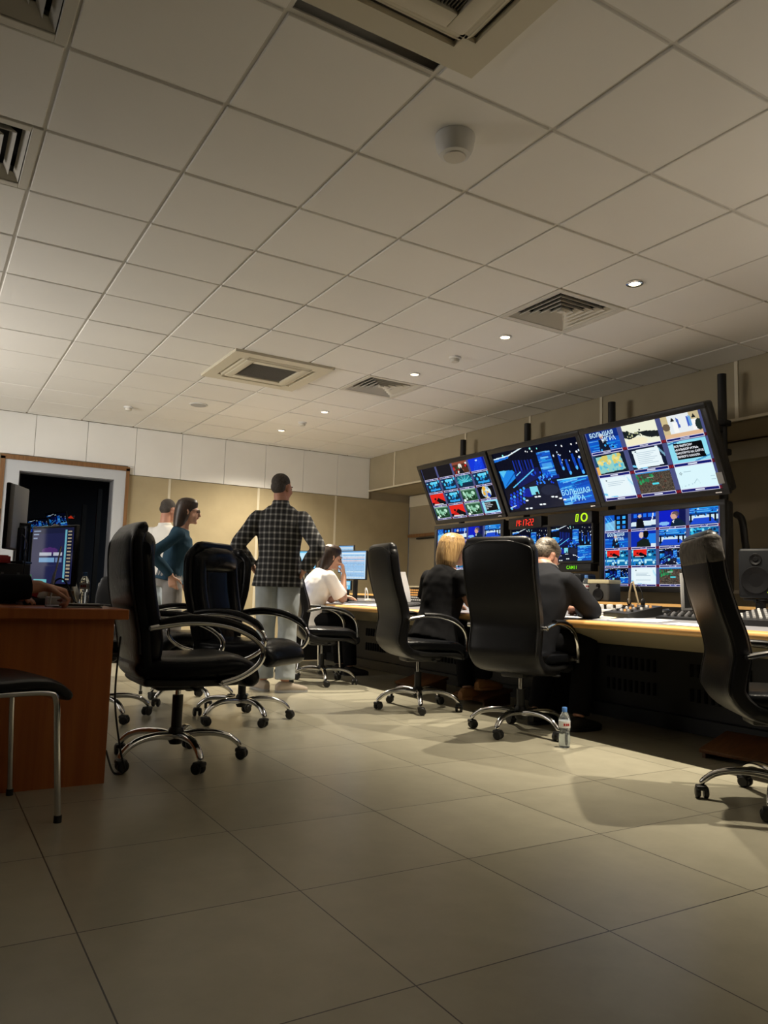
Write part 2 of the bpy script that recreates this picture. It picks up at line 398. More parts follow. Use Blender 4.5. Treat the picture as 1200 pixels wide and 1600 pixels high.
# right side: fascia beam, soffit, recessed wall
b = B(); b.box((XF + .03, 4.4, 2.55), (.06, 10.4, .5)); struct('wall_fascia', b, M_beige2)
b = B()
for y in (1.2, 2.35, 3.72, 5.15, 6.16, 7.3, 8.91): b.box((XF - .004, y, 2.55), (.012, .03, .49))
b.box((XF - .006, 4.4, 2.305), (.03, 10.4, .02)); struct('trim_4', b, M_batten)
b = B(); b.box(((XF + XR) / 2 + .02, 4.4, 2.31), (XR - XF - .02, 10.4, .02)); struct('ceiling_soffit', b, M_tan)
b = B(); b.box((XR + .05, 4.4, 1.2), (.1, 10.4, 2.4)); struct('wall_right', b, M_tan)
b = B(); b.box((XR - .02, 4.4, 2.2), (.04, 10.3, .16)); b.box((XR - .012, 4.4, .95), (.024, 10.3, .03)); struct('trim_5', b, M_batten)
b = B(); b.box((XR - .03, 7.8, 1.69), (.06, 3.5, .045)); struct('trim_6', b, M_brown)
b = B(); b.box((XR - .02, 7.8, 1.645), (.04, 3.1, .02)); struct('trim_7', b, M_black)
# other walls of the room, outside the frame, coloured dark to cut bounce light
b = B(); b.box((-3.05, 3.6, 1.4), (.1, 12.2, 2.8)); struct('wall_left', b, M_dark)
b = B(); b.box((1.6, -2.5, 1.4), (9.4, .1, 2.8)); struct('wall_rear', b, M_dark)

# ============================================================ ceiling fittings
def square_vent(x, y, label):
    t = thing('ceiling_vent', label, 'vent', (x + .3, y + .3, HC), 0, None)
    b = B(); h = .298
    for s in (-1, 1):
        b.box((s * (h - .022), 0, .004), (.044, .596, .014), bev=.003, seg=1); b.box((0, s * (h - .022), .004), (.508, .044, .014), bev=.003, seg=1)
    obj('frame', b, M_vent, t, False)
    b = B(); b.box((0, 0, .085), (.52, .52, .004)); obj('duct_backing', b, M_void, t, False)
    for k in range(5):
        r = .25 - k * .048; b = B(); w = .026
        for q in range(4):
            a = q * PI / 2; M = Matrix.Rotation(a, 3, 'Z')
            ps = [Vector((-r, -r, .002)), Vector((r, -r, .002)), Vector((r - w, -r + w, .034)), Vector((-r + w, -r + w, .034))]
            qs = [p + Vector((0, 0, .004)) for p in ps]
            b.skin([b.ring([M @ p for p in ps]), b.ring([M @ p for p in qs])])
        obj('louver', b, M_vent, t, False)
    b = B(); b.lathe([(.0, .003), (.03, .004), (.03, .02), (0, .021)], n=4, M=Matrix.Rotation(PI / 4, 3, 'Z')); obj('centre_cap', b, M_vent, t, False)
    return t
square_vent(3.308, 3.4465, 'square louvered ceiling vent beside the nearest lit spotlight, larger of the right pair')
square_vent(3.308, 5.8465, 'square louvered ceiling vent to the right of the far cassette air conditioner')
square_vent(-.292, 2.2465, 'square louvered ceiling vent cut by the top left corner of the photo')
square_vent(-.292, 3.4465, 'square louvered ceiling vent at the left edge, below the corner one')
def cassette(cx, cy, w, d, label):
    t = thing('ceiling_air_conditioner', label, 'air conditioner', (cx, cy, HC))
    hw, hd = w / 2, d / 2; b = B()
    # panel with four slots: strips around slots
    sl, sw, so = hw * .66, .052, hw - .125   # half slot length, width, centre distance
    gr = so - sw / 2 - .012
    zt = -.022
    s2 = sw / 2; br = [-hw, -so - s2, -so + s2, -sl, sl, so - s2, so + s2, hw]
    for xa, xb in zip(br[:-1], br[1:]):
        for ya, yb in zip(br[:-1], br[1:]):
            mx, my = abs(xa + xb) / 2, abs(ya + yb) / 2
            inb = lambda q: so - s2 - 1e-6 < q < so + s2 + 1e-6
            if (inb(mx) and my < sl - .001) or (inb(my) and mx < sl - .001) or (mx < so - s2 - .02 and my < so - s2 - .02): continue
            b.box(((xa + xb) / 2, (ya + yb) / 2, zt / 2 + .004), (xb - xa + .0004, yb - ya + .0004, .030))
    for sg in (-1, 1):
        b.box((sg * (hw - .003), 0, .0), (.012, d + .006, .02), bev=.004); b.box((0, sg * (hd - .003), .0), (w + .006, .012, .02), bev=.004)
        b.box((sg * (gr + .01), 0, zt / 2 + .004), (.03, 2 * gr + .05, .029)); b.box((0, sg * (gr + .01), zt / 2 + .004), (2 * gr + .05, .03, .029))
    obj('panel', b, M_acw, t, True, 30)
    b = B()
    for s in (-1, 1):
        b.box((s * so, 0, .002), (sw + .02, 2 * sl + .03, .004)); b.box((0, s * so, .002), (2 * sl + .03, sw + .02, .004))
    obj('air_slot', b, M_acd, t, False)
    for q in range(4):
        M = Matrix.Rotation(q * PI / 2, 4, 'Z') @ Matrix.Translation((0, -so, -.010)) @ Matrix.Rotation(math.radians(-38), 4, 'X')
        b = B(); b.box((0, 0, 0), (2 * sl, .04, .005), bev=.002, seg=1)
        for v in b.m.verts: v.co = M @ v.co
        obj('flap', b, M_acw, t, True, 30)
    b = B()
    for s in (-1, 1):
        b.box((s * (gr - .035), 0, zt / 2 - .002), (.07, 2 * gr, .030), bev=.006); b.box((0, s * (gr - .035), zt / 2 - .002), (2 * gr - .14, .07, .030), bev=.006)
    obj('grille_frame', b, M_acw, t, True, 30)
    b = B(); b.box((0, 0, .0), (2 * gr - .13, 2 * gr - .13, .006)); obj('grille_backing', b, M_acd, t, False)
    b = B(); nb = 34; L = 2 * gr - .14
    for k in range(nb): b.box((-L / 2 + (k + .5) * L / nb, 0, -.010), (L / nb * .42, L, .010))
    for k in (-1, 0, 1): b.box((0, k * L / 3.2, -.007), (L, .006, .008))
    obj('grille', b, M_mesh, t, False)
    return t
cassette(2.5, 6.28, .90, .90, 'cream ceiling cassette air conditioner in the middle distance, left of the vents')
cassette(1.16, 1.70, .90, .90, 'cream ceiling cassette air conditioner overhead at the top edge of the photo')
for k, (x, y, e, beam) in enumerate(SPOTS):
    lab = ['lit recessed ceiling spotlight nearest the camera, right of the larger vent', 'lit recessed ceiling spotlight just left of the larger right vent', 'lit recessed ceiling spotlight just right of the smaller far vent',
           'lit recessed ceiling spotlight second from the far wall', 'lit recessed ceiling spotlight closest to the far wall', 'recessed ceiling spotlight outside the right edge of the photo'][k]
    t = thing('ceiling_spotlight', lab, 'spotlight', (x, y, HC - .002))
    b = B(); b.lathe([(.033, .002), (.050, .002), (.052, -.005), (.048, -.008), (.036, -.008), (.033, -.003)], n=28); obj('trim_ring', b, M_chrome if k == 0 else M_whitep, t)
    b = B(); b.lathe([(0, -.001), (.033, -.001), (.033, -.004), (0, -.007)], n=20); obj('lamp_lens', b, M_lamp, t)
    d = bpy.data.lights.new('spot_light', 'SPOT'); d.energy = SPOT_ENERGY * e; d.color = SPOT_COL; d.spot_size = math.radians(beam); d.spot_blend = SPOT_BLEND; d.shadow_soft_size = .022
    o = bpy.data.objects.new('spot_light', d); o.location = (x, y, HC - .03); COL.objects.link(o)
# detectors and the speaker
t = thing('ceiling_speaker', 'white cup shaped fitting hanging from the near ceiling tile', 'ceiling fitting', (1.80, 2.51, HC))
b = B(); b.lathe([(0, .0), (.085, .0), (.086, -.008), (.078, -.055), (.064, -.082), (.045, -.088), (.0, -.088)], n=40); obj('housing', b, M_whitep, t)
b = B(); b.lathe([(0, -.086), (.048, -.087), (.046, -.092), (.0, -.094)], n=32); obj('cap', b, M_vent, t)
def detector(x, y, label):
    t = thing('smoke_detector', label, 'smoke detector', (x, y, HC))
    b = B(); b.lathe([(0, 0), (.05, 0), (.05, -.012), (.042, -.016), (.0, -.016)], n=28); obj('base', b, M_whitep, t)
    b = B(); b.lathe([(0, -.014), (.036, -.016), (.036, -.03), (.03, -.042), (.0, -.045)], n=28); obj('sensor_head', b, M_vent, t)
detector(3.61, 4.97, 'small white smoke detector between two spotlights, left of the larger vent')
detector(3.66, 8.01, 'small white smoke detector between the two farthest spotlights')
detector(1.81, 8.52, 'small white smoke detector on the far left ceiling near the doorway')
t = thing('flush_ceiling_speaker', 'flat round white ceiling grille left of the far air conditioner', 'ceiling speaker', (2.4, 7.92, HC))
b = B(); b.lathe([(0, 0), (.095, 0), (.095, -.006), (.085, -.009), (0, -.009)], n=36); obj('rim', b, M_whitep, t)
b = B(); b.lathe([(0, -.008), (.08, -.009), (.078, -.012), (0, -.013)], n=36); obj('mesh_grille', b, M_lgrey, t)
# ============================================================ pictures on the screens (painted as face colours)
def C3(h): return np.array([int(h[i:i + 2], 16) / 255 for i in (0, 2, 4)])
class Cv:
    def __init__(s, w, h, a=None):
        s.a = np.zeros((h, w, 3)) if a is None else a
        s.h, s.w = s.a.shape[:2]
        ys, xs = np.mgrid[0:s.h, 0:s.w]; s.x = (xs + .5) / s.w; s.y = (ys + .5) / s.h
    def sub(s, x0, y0, x1, y1):
        return Cv(0, 0, s.a[int(round(y0 * s.h)):int(round(y1 * s.h)), int(round(x0 * s.w)):int(round(x1 * s.w))])
    def fill(s, c): s.a[:] = C3(c); return s
    def put(s, m, c, al=1.0): s.a[m] = s.a[m] * (1 - al) + C3(c) * al; return s
    def rect(s, x0, y0, x1, y1, c, al=1.0): return s.put((s.x >= x0) & (s.x < x1) & (s.y >= y0) & (s.y < y1), c, al)
    def ell(s, cx, cy, rx, ry, c, al=1.0): return s.put(((s.x - cx) / rx) ** 2 + ((s.y - cy) / ry) ** 2 < 1, c, al)
    def poly(s, pts, c, al=1.0):
        m = np.zeros((s.h, s.w), bool); n = len(pts)
        for i in range(n):
            (x0, y0), (x1, y1) = pts[i], pts[(i + 1) % n]
            if y0 == y1: continue
            k = ((s.y >= min(y0, y1)) & (s.y < max(y0, y1)) & (s.x < x0 + (s.y - y0) * (x1 - x0) / (y1 - y0))); m ^= k
        return s.put(m, c, al)
    def line(s, p, q, wd, c, al=1.0):
        asp = s.w / max(s.h, 1); px, py, qx, qy = p[0] * asp, p[1], q[0] * asp, q[1]; X = s.x * asp
        dx, dy = qx - px, qy - py; l = dx * dx + dy * dy + 1e-9
        t = np.clip(((X - px) * dx + (s.y - py) * dy) / l, 0, 1)
        return s.put((X - px - t * dx) ** 2 + (s.y - py - t * dy) ** 2 < wd * wd / 4, c, al)
    def dots(s, n, box, r, cols, seed=1):
        g = random.Random(seed); asp = s.w / max(s.h, 1)
        for _ in range(n):
            s.ell(g.uniform(box[0], box[2]), g.uniform(box[1], box[3]), r / asp * g.uniform(.6, 1.4), r * g.uniform(.6, 1.4), g.choice(cols))
        return s
    def noise(s, amp, seed=0, cell=1):
        g = np.random.RandomState(seed); n = g.rand(s.h // cell + 1, s.w // cell + 1, 1); n = np.kron(n, np.ones((cell, cell, 1)))[:s.h, :s.w]
        s.a[:] = np.clip(s.a * (1 + (n - .5) * amp), 0, 1); return s
def streaks(c, x0, y0, x1, y1, seed, cols=('1e8fe0', '35b6ff', '0c49b8', '123a9a', '7fd4ff'), n=26, slope=.0):
    g = random.Random(seed); k = c.sub(x0, y0, x1, y1)
    k.fill('0f58c8')
    for _ in range(n):
        y = g.random(); a = g.uniform(-.2, .6); b = a + g.uniform(.3, .9); k.line((a, y), (b, y + slope * (b - a)), g.uniform(.02, .08), g.choice(cols), .8)
def studio(c, v=0):
    c.fill('04081c')
    c.put(c.y > .62, '080c1e'); c.ell(.5, .85, .4, .3, '141a30', .7); c.ell(.55, .72, .10, .08, '2a2f44', .6)
    if v == 0:
        c.line((.0, .13), (.18, .10), .045, '1a6fd8'); c.line((.0, .10), (.2, .08), .02, 'd8f2ff'); c.line((.2, .08), (.38, .0), .018, 'e8f8ff')
        for k in range(7): c.rect(.22 + .036 * k, .17 + .006 * k, .236 + .036 * k, .40, '0a1a6a' if k % 2 else '1230a0')
        c.poly([(.02, .30), (.19, .32), (.24, .42), (.03, .60)], '1c86e4'); c.poly([(.02, .30), (.12, .31), (.05, .42)], '58c4f4'); c.line((.06, .55), (.2, .38), .02, '0c58b8')
        c.poly([(.2, .36), (.5, .34), (.5, .5), (.2, .62)], '0a1560', .8); c.line((.14, .60), (.44, .37), .018, '5ec8ff'); c.line((.22, .42), (.28, .37), .014, '7fd4ff')
        streaks(c, .53, .12, .68, .52, 3); c.rect(.55, .30, .66, .40, '6fd0ff', .55); c.rect(.53, .50, .70, .56, '0c2a9c', .7)
        streaks(c, .66, .60, 1.0, .98, 5, slope=-.15); c.put((c.x > .66) & (c.x < 1) & (c.y > .58) & (c.y < .60), '8fe0ff')
        for k, (x, y) in enumerate([(.76, .22), (.82, .30), (.90, .24), (.95, .32)]):
            c.poly([(x - .012, y), (x + .012, y), (x + .022, y + .22), (x - .006, y + .22)], '0f48c0', .9); c.ell(x + .01, y + .21, .012, .03, '4fb4ff')
        c.dots(16, (.70, .04, .98, .36), .013, ['d8eaff', '8ab8ff', 'ffffff'], 4); c.dots(7, (.05, .02, .6, .1), .014, ['ffffff', '8ff0e8'], 6)
        g = random.Random(9)
        for r in range(5):
            for k in range(5): c.ell(.03 + .045 * k + .012 * r, .94 - .055 * r - .02 * k, .014, .024, g.choice(['3aa0ff', '0b3ad0', '0a28a8', '58c0ff', '0b3ad0']))
        c.ell(.09, .86, .07, .10, '0a2cd0', .55); c.ell(.30, .72, .07, .07, '0a24c0', .7); c.rect(.33, .63, .42, .76, '7fd8e8'); c.rect(.38, .72, .41, .76, '0a1018')
        c.dots(34, (.40, .42, .62, .62), .016, ['2a80ff', '0b3ad0', '5fb8ff'], 12)
        for x, y in [(.25, .84), (.37, .80), (.41, .80), (.40, .93), (.44, .93), (.56, .83), (.6, .84), (.64, .87), (.68, .9), (.22, .97), (.27, .97)]: c.ell(x, y, .018, .012, 'f4fbff')
        c.line((.02, .93), (.1, .90), .014, 'cfe8ff')
    elif v == 1:   # blue columns with windows
        streaks(c, 0, .0, .42, 1, 21, slope=.9); c.poly([(0, .55), (.45, .35), (.45, 1), (0, 1)], 'a8e4f8', .7)
        for a in range(2):
            for d in range(3): c.rect(.52 + .24 * a, .12 + .3 * d, .66 + .24 * a, .32 + .3 * d, '3fb4ff' if (a + d) % 3 else '1a6fe0')
    elif v == 2:   # presenter far, white counter
        c.fill('0a1c6c'); [c.rect(.1 + .2 * k, .06, .24 + .2 * k, .3, '1c6cf0') for k in range(5)]; c.poly([(0, .6), (1, .5), (1, .8), (0, .95)], 'd8ecf4'); c.rect(0, .85, 1, 1, '14306a')
        c.ell(.36, .22, .07, .11, 'd0b8a8'); c.poly([(.24, .4), (.48, .38), (.56, .95), (.2, .95)], '0a0c12'); c.line((.9, .1), (.84, .6), .07, 'f0f8ff')
    elif v == 3:   # speaker in profile
        c.fill('0c1ec0'); c.put(c.x > .75, '0a1030', .8); c.ell(.2, .8, .2, .12, '9fe0ff', .8); c.ell(.57, .36, .13, .24, 'c89a86'); c.ell(.63, .26, .13, .18, '5a4a44', .8); c.ell(.55, .42, .1, .16, 'd0a490')
        c.poly([(.5, .62), (.72, .5), (.98, .82), (1, 1), (.42, 1)], '0c2238'); c.poly([(.5, .7), (.58, .6), (.56, .82)], 'dfe8f0')
    elif v == 4:   # round studio
        c.fill('0a3a7a'); streaks(c, 0, 0, 1, .35, 8); c.rect(0, .45, 1, .72, 'cfe8f4'); c.poly([(.15, .62), (.8, .6), (.95, .95), (.05, .95)], '1c4ad0'); c.dots(20, (0, .05, 1, .5), .05, ['07101f', 'd8eef8', '1c86e4', '0a1a40'], 3); [c.rect(x, .4, x + .06, .85, '080c18') for x in (.03, .7, .88)]
    elif v == 5:   # anchor under the title
        c.fill('0a2a7c'); streaks(c, 0, .4, 1, 1, 14, n=16); c.ell(.46, .28, .07, .12, 'c49a88'); c.poly([(.34, .44), (.58, .44), (.64, 1), (.3, 1)], '10182c'); c.poly([(.43, .43), (.5, .43), (.47, .6)], 'e8eef4'); c.dots(10, (0, .6, 1, 1), .05, ['0a1030', '3aa8f0'], 2)
    elif v == 6:   # back of a head
        c.fill('0b2cae'); c.rect(.65, .2, 1, .8, '1f7fe8'); c.ell(.42, .26, .09, .2, 'd8c0b4'); c.ell(.6, .22, .11, .26, '08080c'); c.poly([(.25, .7), (.5, .45), (.72, .55), (.8, 1), (.22, 1)], '14201c'); c.rect(.8, .8, 1, 1, 'd8e8f0')
    elif v == 7:   # cyan studio with tables
        c.fill('0f6fa8'); c.dots(30, (0, 0, 1, .6), .09, ['35c0e8', '0a3a8c', '7fe0f4', '062048'], 7); c.rect(0, .62, 1, .75, '9fe4f4'); c.dots(16, (0, .6, 1, 1), .08, ['0a1428', 'bfeef8', '1c78d0'], 8)
def red_tile(c): c.fill('070a12'); c.poly([(0, .05), (1, .0), (1, .75), (.55, .35), (.3, .7), (0, .75)], 'e8261c'); c.ell(.32, .45, .08, .1, '0c0c0c'); c.poly([(.3, .5), (.62, .95), (.1, .95)], 'c41c18'); c.rect(.12, .88, .8, .96, 'e0e4e8')
def red_studio(c): studio(c, 7); k = c.sub(.08, 0, .62, .5); red_tile(k)
def map_tile(c): c.fill('2a5a3c'); c.dots(16, (.15, .2, .85, .75), .13, ['8fc8a8', 'a8dcc0', '4a8a62', 'c0e8d0'], 5); c.dots(18, (0, .6, 1, 1), .1, ['173a24', '0e2818'], 6); c.ell(.12, .9, .08, .1, 'f0fff4'); c.rect(0, 0, 1, .12, 'c8e8dc', .5)
def world_map(c): c.fill('eef0d8'); c.poly([(0, .25), (.3, .45), (.62, .42), (1, .52), (1, .8), (.72, .75), (.55, .62), (.5, .5), (.2, .72), (0, .6)], '141c20'); c.dots(20, (0, .3, .5, .6), .05, ['30403c', 'b0b48c', '1c2824'], 2); c.ell(.35, .85, .3, .2, 'f4ecc8')
def podium(c): c.fill('e8eef0'); c.rect(0, 0, .18, 1, 'cdbb8c'); c.rect(.75, 0, 1, .4, 'c8b890'); c.rect(0, .82, 1, 1, 'e0b890'); [c.poly([(x, .15), (x + .05, .2), (x + .08, .6), (x, .62)], k) for x, k in ((.40, '4a64b8'), (.66, '3f5cc0'), (.72, '6fa8dc'))]; [c.poly([(x, .3), (x + .06, .1), (x + .12, .3)], '14181c') for x in (.24, .8)]; [c.rect(x, .35, x + .14, .8, 'f8f8f4') for x in (.28, .78)]; c.ell(.1, .5, .1, .16, '6a5a48'); c.ell(.95, .6, .09, .25, '20302c')
def tele_map(c): c.fill('101c2c'); c.rect(0, .6, .1, 1, 'e8b060'); c.poly([(.08, .1), (.86, .02), (.92, .86), (.1, .94)], '8fd0c8'); c.dots(30, (.14, .12, .84, .45), .09, ['e8d878', 'f0e090', 'd8c868'], 2); c.dots(20, (.14, .4, .84, .85), .07, ['5ab8d8', '7fc8d8', 'e0c880'], 4); c.put((c.x < .08) & (c.y < .6), '20486c')
def doc_tile(c, dark=True):
    c.fill('0c1830' if dark else 'dff4fc'); c.line((0, .8), (.4, 1), .1, '6fc8f0'); c.line((.8, 0), (1, .5), .1, '9fdcf4', .7); c.poly([(.1, .08), (.86, .04), (.9, .92), (.12, .96)], 'e8f6fa')
    for k in range(7): c.rect(.2, .22 + .085 * k, .78 - (k % 3) * .08, .245 + .085 * k, 'b8ccd8')
    c.ell(.2, .15, .03, .04, '5a6a78')
def chart_tile(c): c.fill('daf6fc'); c.ell(.12, .3, .035, .06, '3a4a58'); c.ell(.12, .3, .018, .03, 'daf6fc'); [c.rect(.2, .24 + .09 * k, .4 - .05 * k, .26 + .09 * k, 'a0bcc8') for k in range(3)]; c.line((.05, .9), (.4, .8), .012, '9fc0cc'); c.line((.4, .8), (.5, .6), .02, '8fb0bc'); c.line((.5, .6), (.56, .86), .014, '9fc0cc'); c.rect(.85, .55, .97, .57, 'a8c4d0'); c.rect(.85, .7, .97, .72, 'a8c4d0')
def map_dark(c):
    c.fill('4a4238'); c.noise(.9, 3, 1); c.dots(26, (.0, .05, .8, .9), .06, ['2c4a34', '5a3a30', '3c3430', '6a5a4a'], 4); c.dots(14, (0, .05, .5, .5), .07, ['1f7a4a', '2a9a5a'], 5); c.rect(.42, .55, .6, .62, '4fd8e8'); c.rect(.3, .25, .5, .3, '8fb8a0'); c.rect(0, 0, 1, .07, '3a90d8')
def news_tile(c): c.fill('8fdcf0'); c.line((0, .1), (.3, 0), .06, '2a70b0'); c.line((.6, 1), (1, .8), .06, '3a8cc8'); c.poly([(.14, .1), (.88, .12), (.9, .86), (.16, .86)], '05070c')
def globe(c): c.fill('04060e'); c.ell(.5, .5, .28, .48, 'd8e8e4'); c.dots(16, (.32, .15, .66, .8), .13, ['f0c050', 'e8b040', '8fb8d8'], 3); c.ell(.62, .74, .1, .18, '1c4ac0')
def blue_swirl(c): c.fill('0a34d8'); [c.line((.2 + .1 * k, 1), (.5 + .06 * k, .1), .03, '2f7cff', .6) for k in range(6)]; c.ell(.5, .2, .07, .06, 'bfe4ff'); c.put(c.x > .9, '0a1a80')
def hall_tile(c): c.fill('4a2c20'); c.rect(0, 0, 1, .25, '8a4a38'); c.ell(.5, .4, .12, .2, 'e8e4dc'); c.dots(22, (0, .2, 1, 1), .09, ['2a5a34', 'c81c1c', 'f0ece4', '1a1410', '7a5a48'], 5); c.poly([(.3, 1), (.5, .4), (.7, 1)], '14161c')
def plant_tile(c): c.fill('0a2a44'); [c.line((.5, .6), (.5 + .5 * math.cos(a), .5 + .6 * math.sin(a)), .05, k) for a, k in zip([.2 * j + 3.0 for j in range(18)], ['2fc0d0', '7fe4e8', '1a8ca8'] * 6)]; c.ell(.2, .6, .1, .25, '35b8c8')
def cyan_tile(c): c.fill('0a2440'); c.dots(26, (.05, .1, .95, .9), .1, ['3fc4f0', '1c8cd0', '8fe8f8', '0a3a78'], 11); c.rect(.3, .1, .75, .3, '5fd4f8'); c.rect(.2, .75, .9, .9, '2f9ce0')
def strip(c, wide=False):
    c.fill('d8d4ec')
    if wide: c.rect(.01, .12, .99, .9, '10186a'); c.rect(.38, .35, .62, .65, 'dfe4f4')
    else: c.rect(.03, .22, .40, .8, '0c1668'); c.rect(.62, .22, .97, .8, '0c1668'); c.rect(.42, .3, .58, .7, '6a70b8')
def multi(c, nx, ny, tiles, gutter='4a5080', wide=False):
    c.fill(gutter); gx = .13 / nx; gy = .15 / ny
    for j in range(ny):
        for i in range(nx):
            f = tiles[j * nx + i]; x0 = i / nx + gx * .35; x1 = (i + 1) / nx - gx * .65; y0 = j / ny; y1 = (j + 1) / ny - gy
            f(c.sub(x0, y0, x1, y1)); strip(c.sub(x0, y1, x1, (j + 1) / ny - .004), wide)
            k = c.sub(x1, y1, min(x1 + gx, 1), (j + 1) / ny - .004)
            if k.a.size: k.fill('3a1024'); k.rect(.1, .1, .4, .9, '8a1c28'); k.rect(.6, .1, .9, .9, '8a1c28')
S = lambda v: (lambda c: studio(c, v))
def pc_sheet(c):
    c.fill('bfe2fb'); c.rect(0, 0, 1, .05, '7fb8ec'); c.rect(0, .05, 1, .09, 'e4f2fc'); g = random.Random(5)
    for k in range(17):
        y = .13 + .05 * k; c.rect(.04, y, .96, y + .03, g.choice(['a8d0f4', 'd8ecfa', '8fc0ee', 'f0d8d8', '9cc8f0']))
        for q in range(14): c.rect(.05 + .065 * q, y + .006, .05 + .065 * q + g.uniform(.02, .05), y + .022, g.choice(['4a78b0', '6a98cc', '8a6a88', '5a88c0']))
def pc_login(c):
    c.fill('2c2f5c'); c.put(c.y < .1, '25294c'); [c.rect(.02, .03 + .07 * k, .2 - .04 * k, .055 + .07 * k, '9fb4d8') for k in range(3)]
    c.rect(.80, .03, .85, .96, '7fd0e8'); c.rect(.86, .05, .98, .96, '20243c'); [c.rect(.87, .06 + .06 * k, .96, .085 + .06 * k, 'c8b89c') for k in range(15)]
    c.ell(.45, .41, .2, .06, '6a3a8a', .8); c.rect(.20, .44, .5, .50, 'dfe4f4'); c.rect(.54, .44, .76, .50, 'dfe4f4'); c.rect(.20, .53, .58, .62, '8fc4f4'); c.rect(.6, .53, .76, .62, '7f9ccc'); c.rect(.1, .93, .42, .99, '7fe0e8'); c.rect(.0, .85, .05, .97, '1f6a4a')
def pc_small(c): c.fill('5fc0ec'); c.rect(.05, .1, .95, .5, 'bfe8fa'); [c.rect(.1, .6 + .1 * k, .8, .66 + .1 * k, 'e8f8ff') for k in range(3)]
def pc_blue(c): c.fill('0a1a50'); c.dots(20, (0, .1, 1, .9), .08, ['2a60f0', '5f9cff', '0a2a90'], 3)

def text_tris(txt, size, align='CENTER', shear=0, bold=.0):
    cu = bpy.data.curves.new('lettering', 'FONT'); cu.body = txt; cu.size = size; cu.align_x = align; cu.align_y = 'CENTER'; cu.shear = shear; cu.offset = bold; cu.resolution_u = 2
    o = bpy.data.objects.new('lettering', cu); COL.objects.link(o); dg = bpy.context.evaluated_depsgraph_get(); dg.update()
    me = bpy.data.meshes.new_from_object(o.evaluated_get(dg)); me.calc_loop_triangles()
    vs = [tuple(v.co) for v in me.vertices]; ts = [tuple(t.vertices) for t in me.loop_triangles]
    bpy.data.objects.remove(o); bpy.data.curves.remove(cu); bpy.data.meshes.remove(me)
    return vs, ts
def screen_mesh(name, w, h, cv, parent, texts=(), y=0.0, emit=1.0):
    """flat screen in local xz facing -y; texts: (string, u, v(top=0), size, colour, shear, bold, align)"""
    nx, ny = cv.w, cv.h
    verts = [((i / nx - .5) * w, y, (.5 - j / ny) * h) for j in range(ny + 1) for i in range(nx + 1)]
    faces = [(j * (nx + 1) + i, (j + 1) * (nx + 1) + i, (j + 1) * (nx + 1) + i + 1, j * (nx + 1) + i + 1) for j in range(ny) for i in range(nx)]
    a = cv.a.reshape(-1, 3); lin = np.where(a <= .04045, a / 12.92, ((a + .055) / 1.055) ** 2.4) * emit
    cols = [lin.repeat(4, axis=0)]
    for (s, u, v, size, hexs, shear, bold, al) in texts:
        vs, ts = text_tris(s, size, al, shear, bold); o = len(verts); cx, cz = (u - .5) * w, (.5 - v) * h
        verts += [(cx + p[0], y - .0012, cz + p[1]) for p in vs]; faces += [tuple(o + k for k in t) for t in ts]
        cols.append(np.tile(np.array(s2l(tuple(C3(hexs)))) * emit, (3 * len(ts), 1)))
    me = bpy.data.meshes.new(name); me.from_pydata(verts, [], faces); me.update()
    cc = np.concatenate(cols); at = me.color_attributes.new('Col', 'FLOAT_COLOR', 'CORNER')
    at.data.foreach_set('color', np.concatenate([cc, np.ones((len(cc), 1))], axis=1).astype(np.float32).ravel())
    me.materials.append(M_screen); o = bpy.data.objects.new(name, me); COL.objects.link(o); o.parent = parent; return o
def monitor(name, label, loc, rot, w, h, cv, texts=(), bz=.038, depth=.085, case=None, bbot=None, group=None, emit=1.0):
    t = thing(name, label, 'monitor', loc, 0, group); t.rotation_euler = rot
    bb = bbot or bz; case = case or M_case
    b = B()
    b.box((0, .006, h / 2 - bz / 2), (w, .03, bz), bev=.004); b.box((0, .006, -h / 2 + bb / 2), (w, .03, bb), bev=.004)
    for s in (-1, 1): b.box((s * (w / 2 - bz / 2), .006, (bb - bz) / 2), (bz, .03, h - bz - bb + .004), bev=.003)
    obj('bezel', b, case, t)
    b = B(); b.box((0, .02 + depth / 2, 0), (w - .01, depth, h - .01), bev=.02); b.box((0, .02 + depth + .015, 0), (w * .55, .05, h * .5), bev=.015)
    obj('rear_housing', b, case, t)
    screen_mesh('screen', w - 2 * bz + .004, h - bz - bb + .004, cv, t, texts, y=.004).location = (0, 0, (bb - bz) / 2)
    return t

# ============================================================ monitor wall
TILT = math.atan2(.28, .616)
def upper(Y, name, label, cv, texts, emit=1.0):
    t = monitor(name, label, (4.76, Y, 1.938), (TILT, 0, -PI / 2), 1.205, .685, cv, texts, bz=.045, group=None, emit=emit)
    b = B(); b.box((.52, -.012, -.3205), (.05, .004, .008)); obj('maker_plate', b, M_chrome, t)
    b = B(); b.box((0, .19, 0), (.2, .12, .2), bev=.01); b.tube([(0, .2, 0), (0, .36, .1)], .03); obj('mount_bracket', b, M_blackm, t)
    return t
EM = 0.95
cv = Cv(216, 122); multi(cv, 3, 3, [S(5), world_map, podium, tele_map, doc_tile, news_tile, lambda c: doc_tile(c, False), map_dark, chart_tile], wide=True)
upper(3.985, 'wall_monitor', 'large tilted wall monitor at upper right showing a nine picture grid', cv,
      [('БОЛЬШАЯ', .155, .055, .050, 'c8ecff', 0, .001, 'CENTER'), ('ИГРА', .215, .130, .050, 'c8ecff', 0, .001, 'CENTER')] +
      [(s, .725, .400 + .046 * k, .0215, 'f4f8ff', 0, .0005, 'LEFT') for k, s in enumerate(['ВСЕ ВЫПУСКИ', '«БОЛЬШОЙ ИГРЫ»', 'СМОТРИТЕ НА САЙТЕ', 'ПЕРВОГО КАНАЛА'])], EM)
b = B(); b.box((.565, -.014, -.215), (.05, .002, .085)); sticker = b
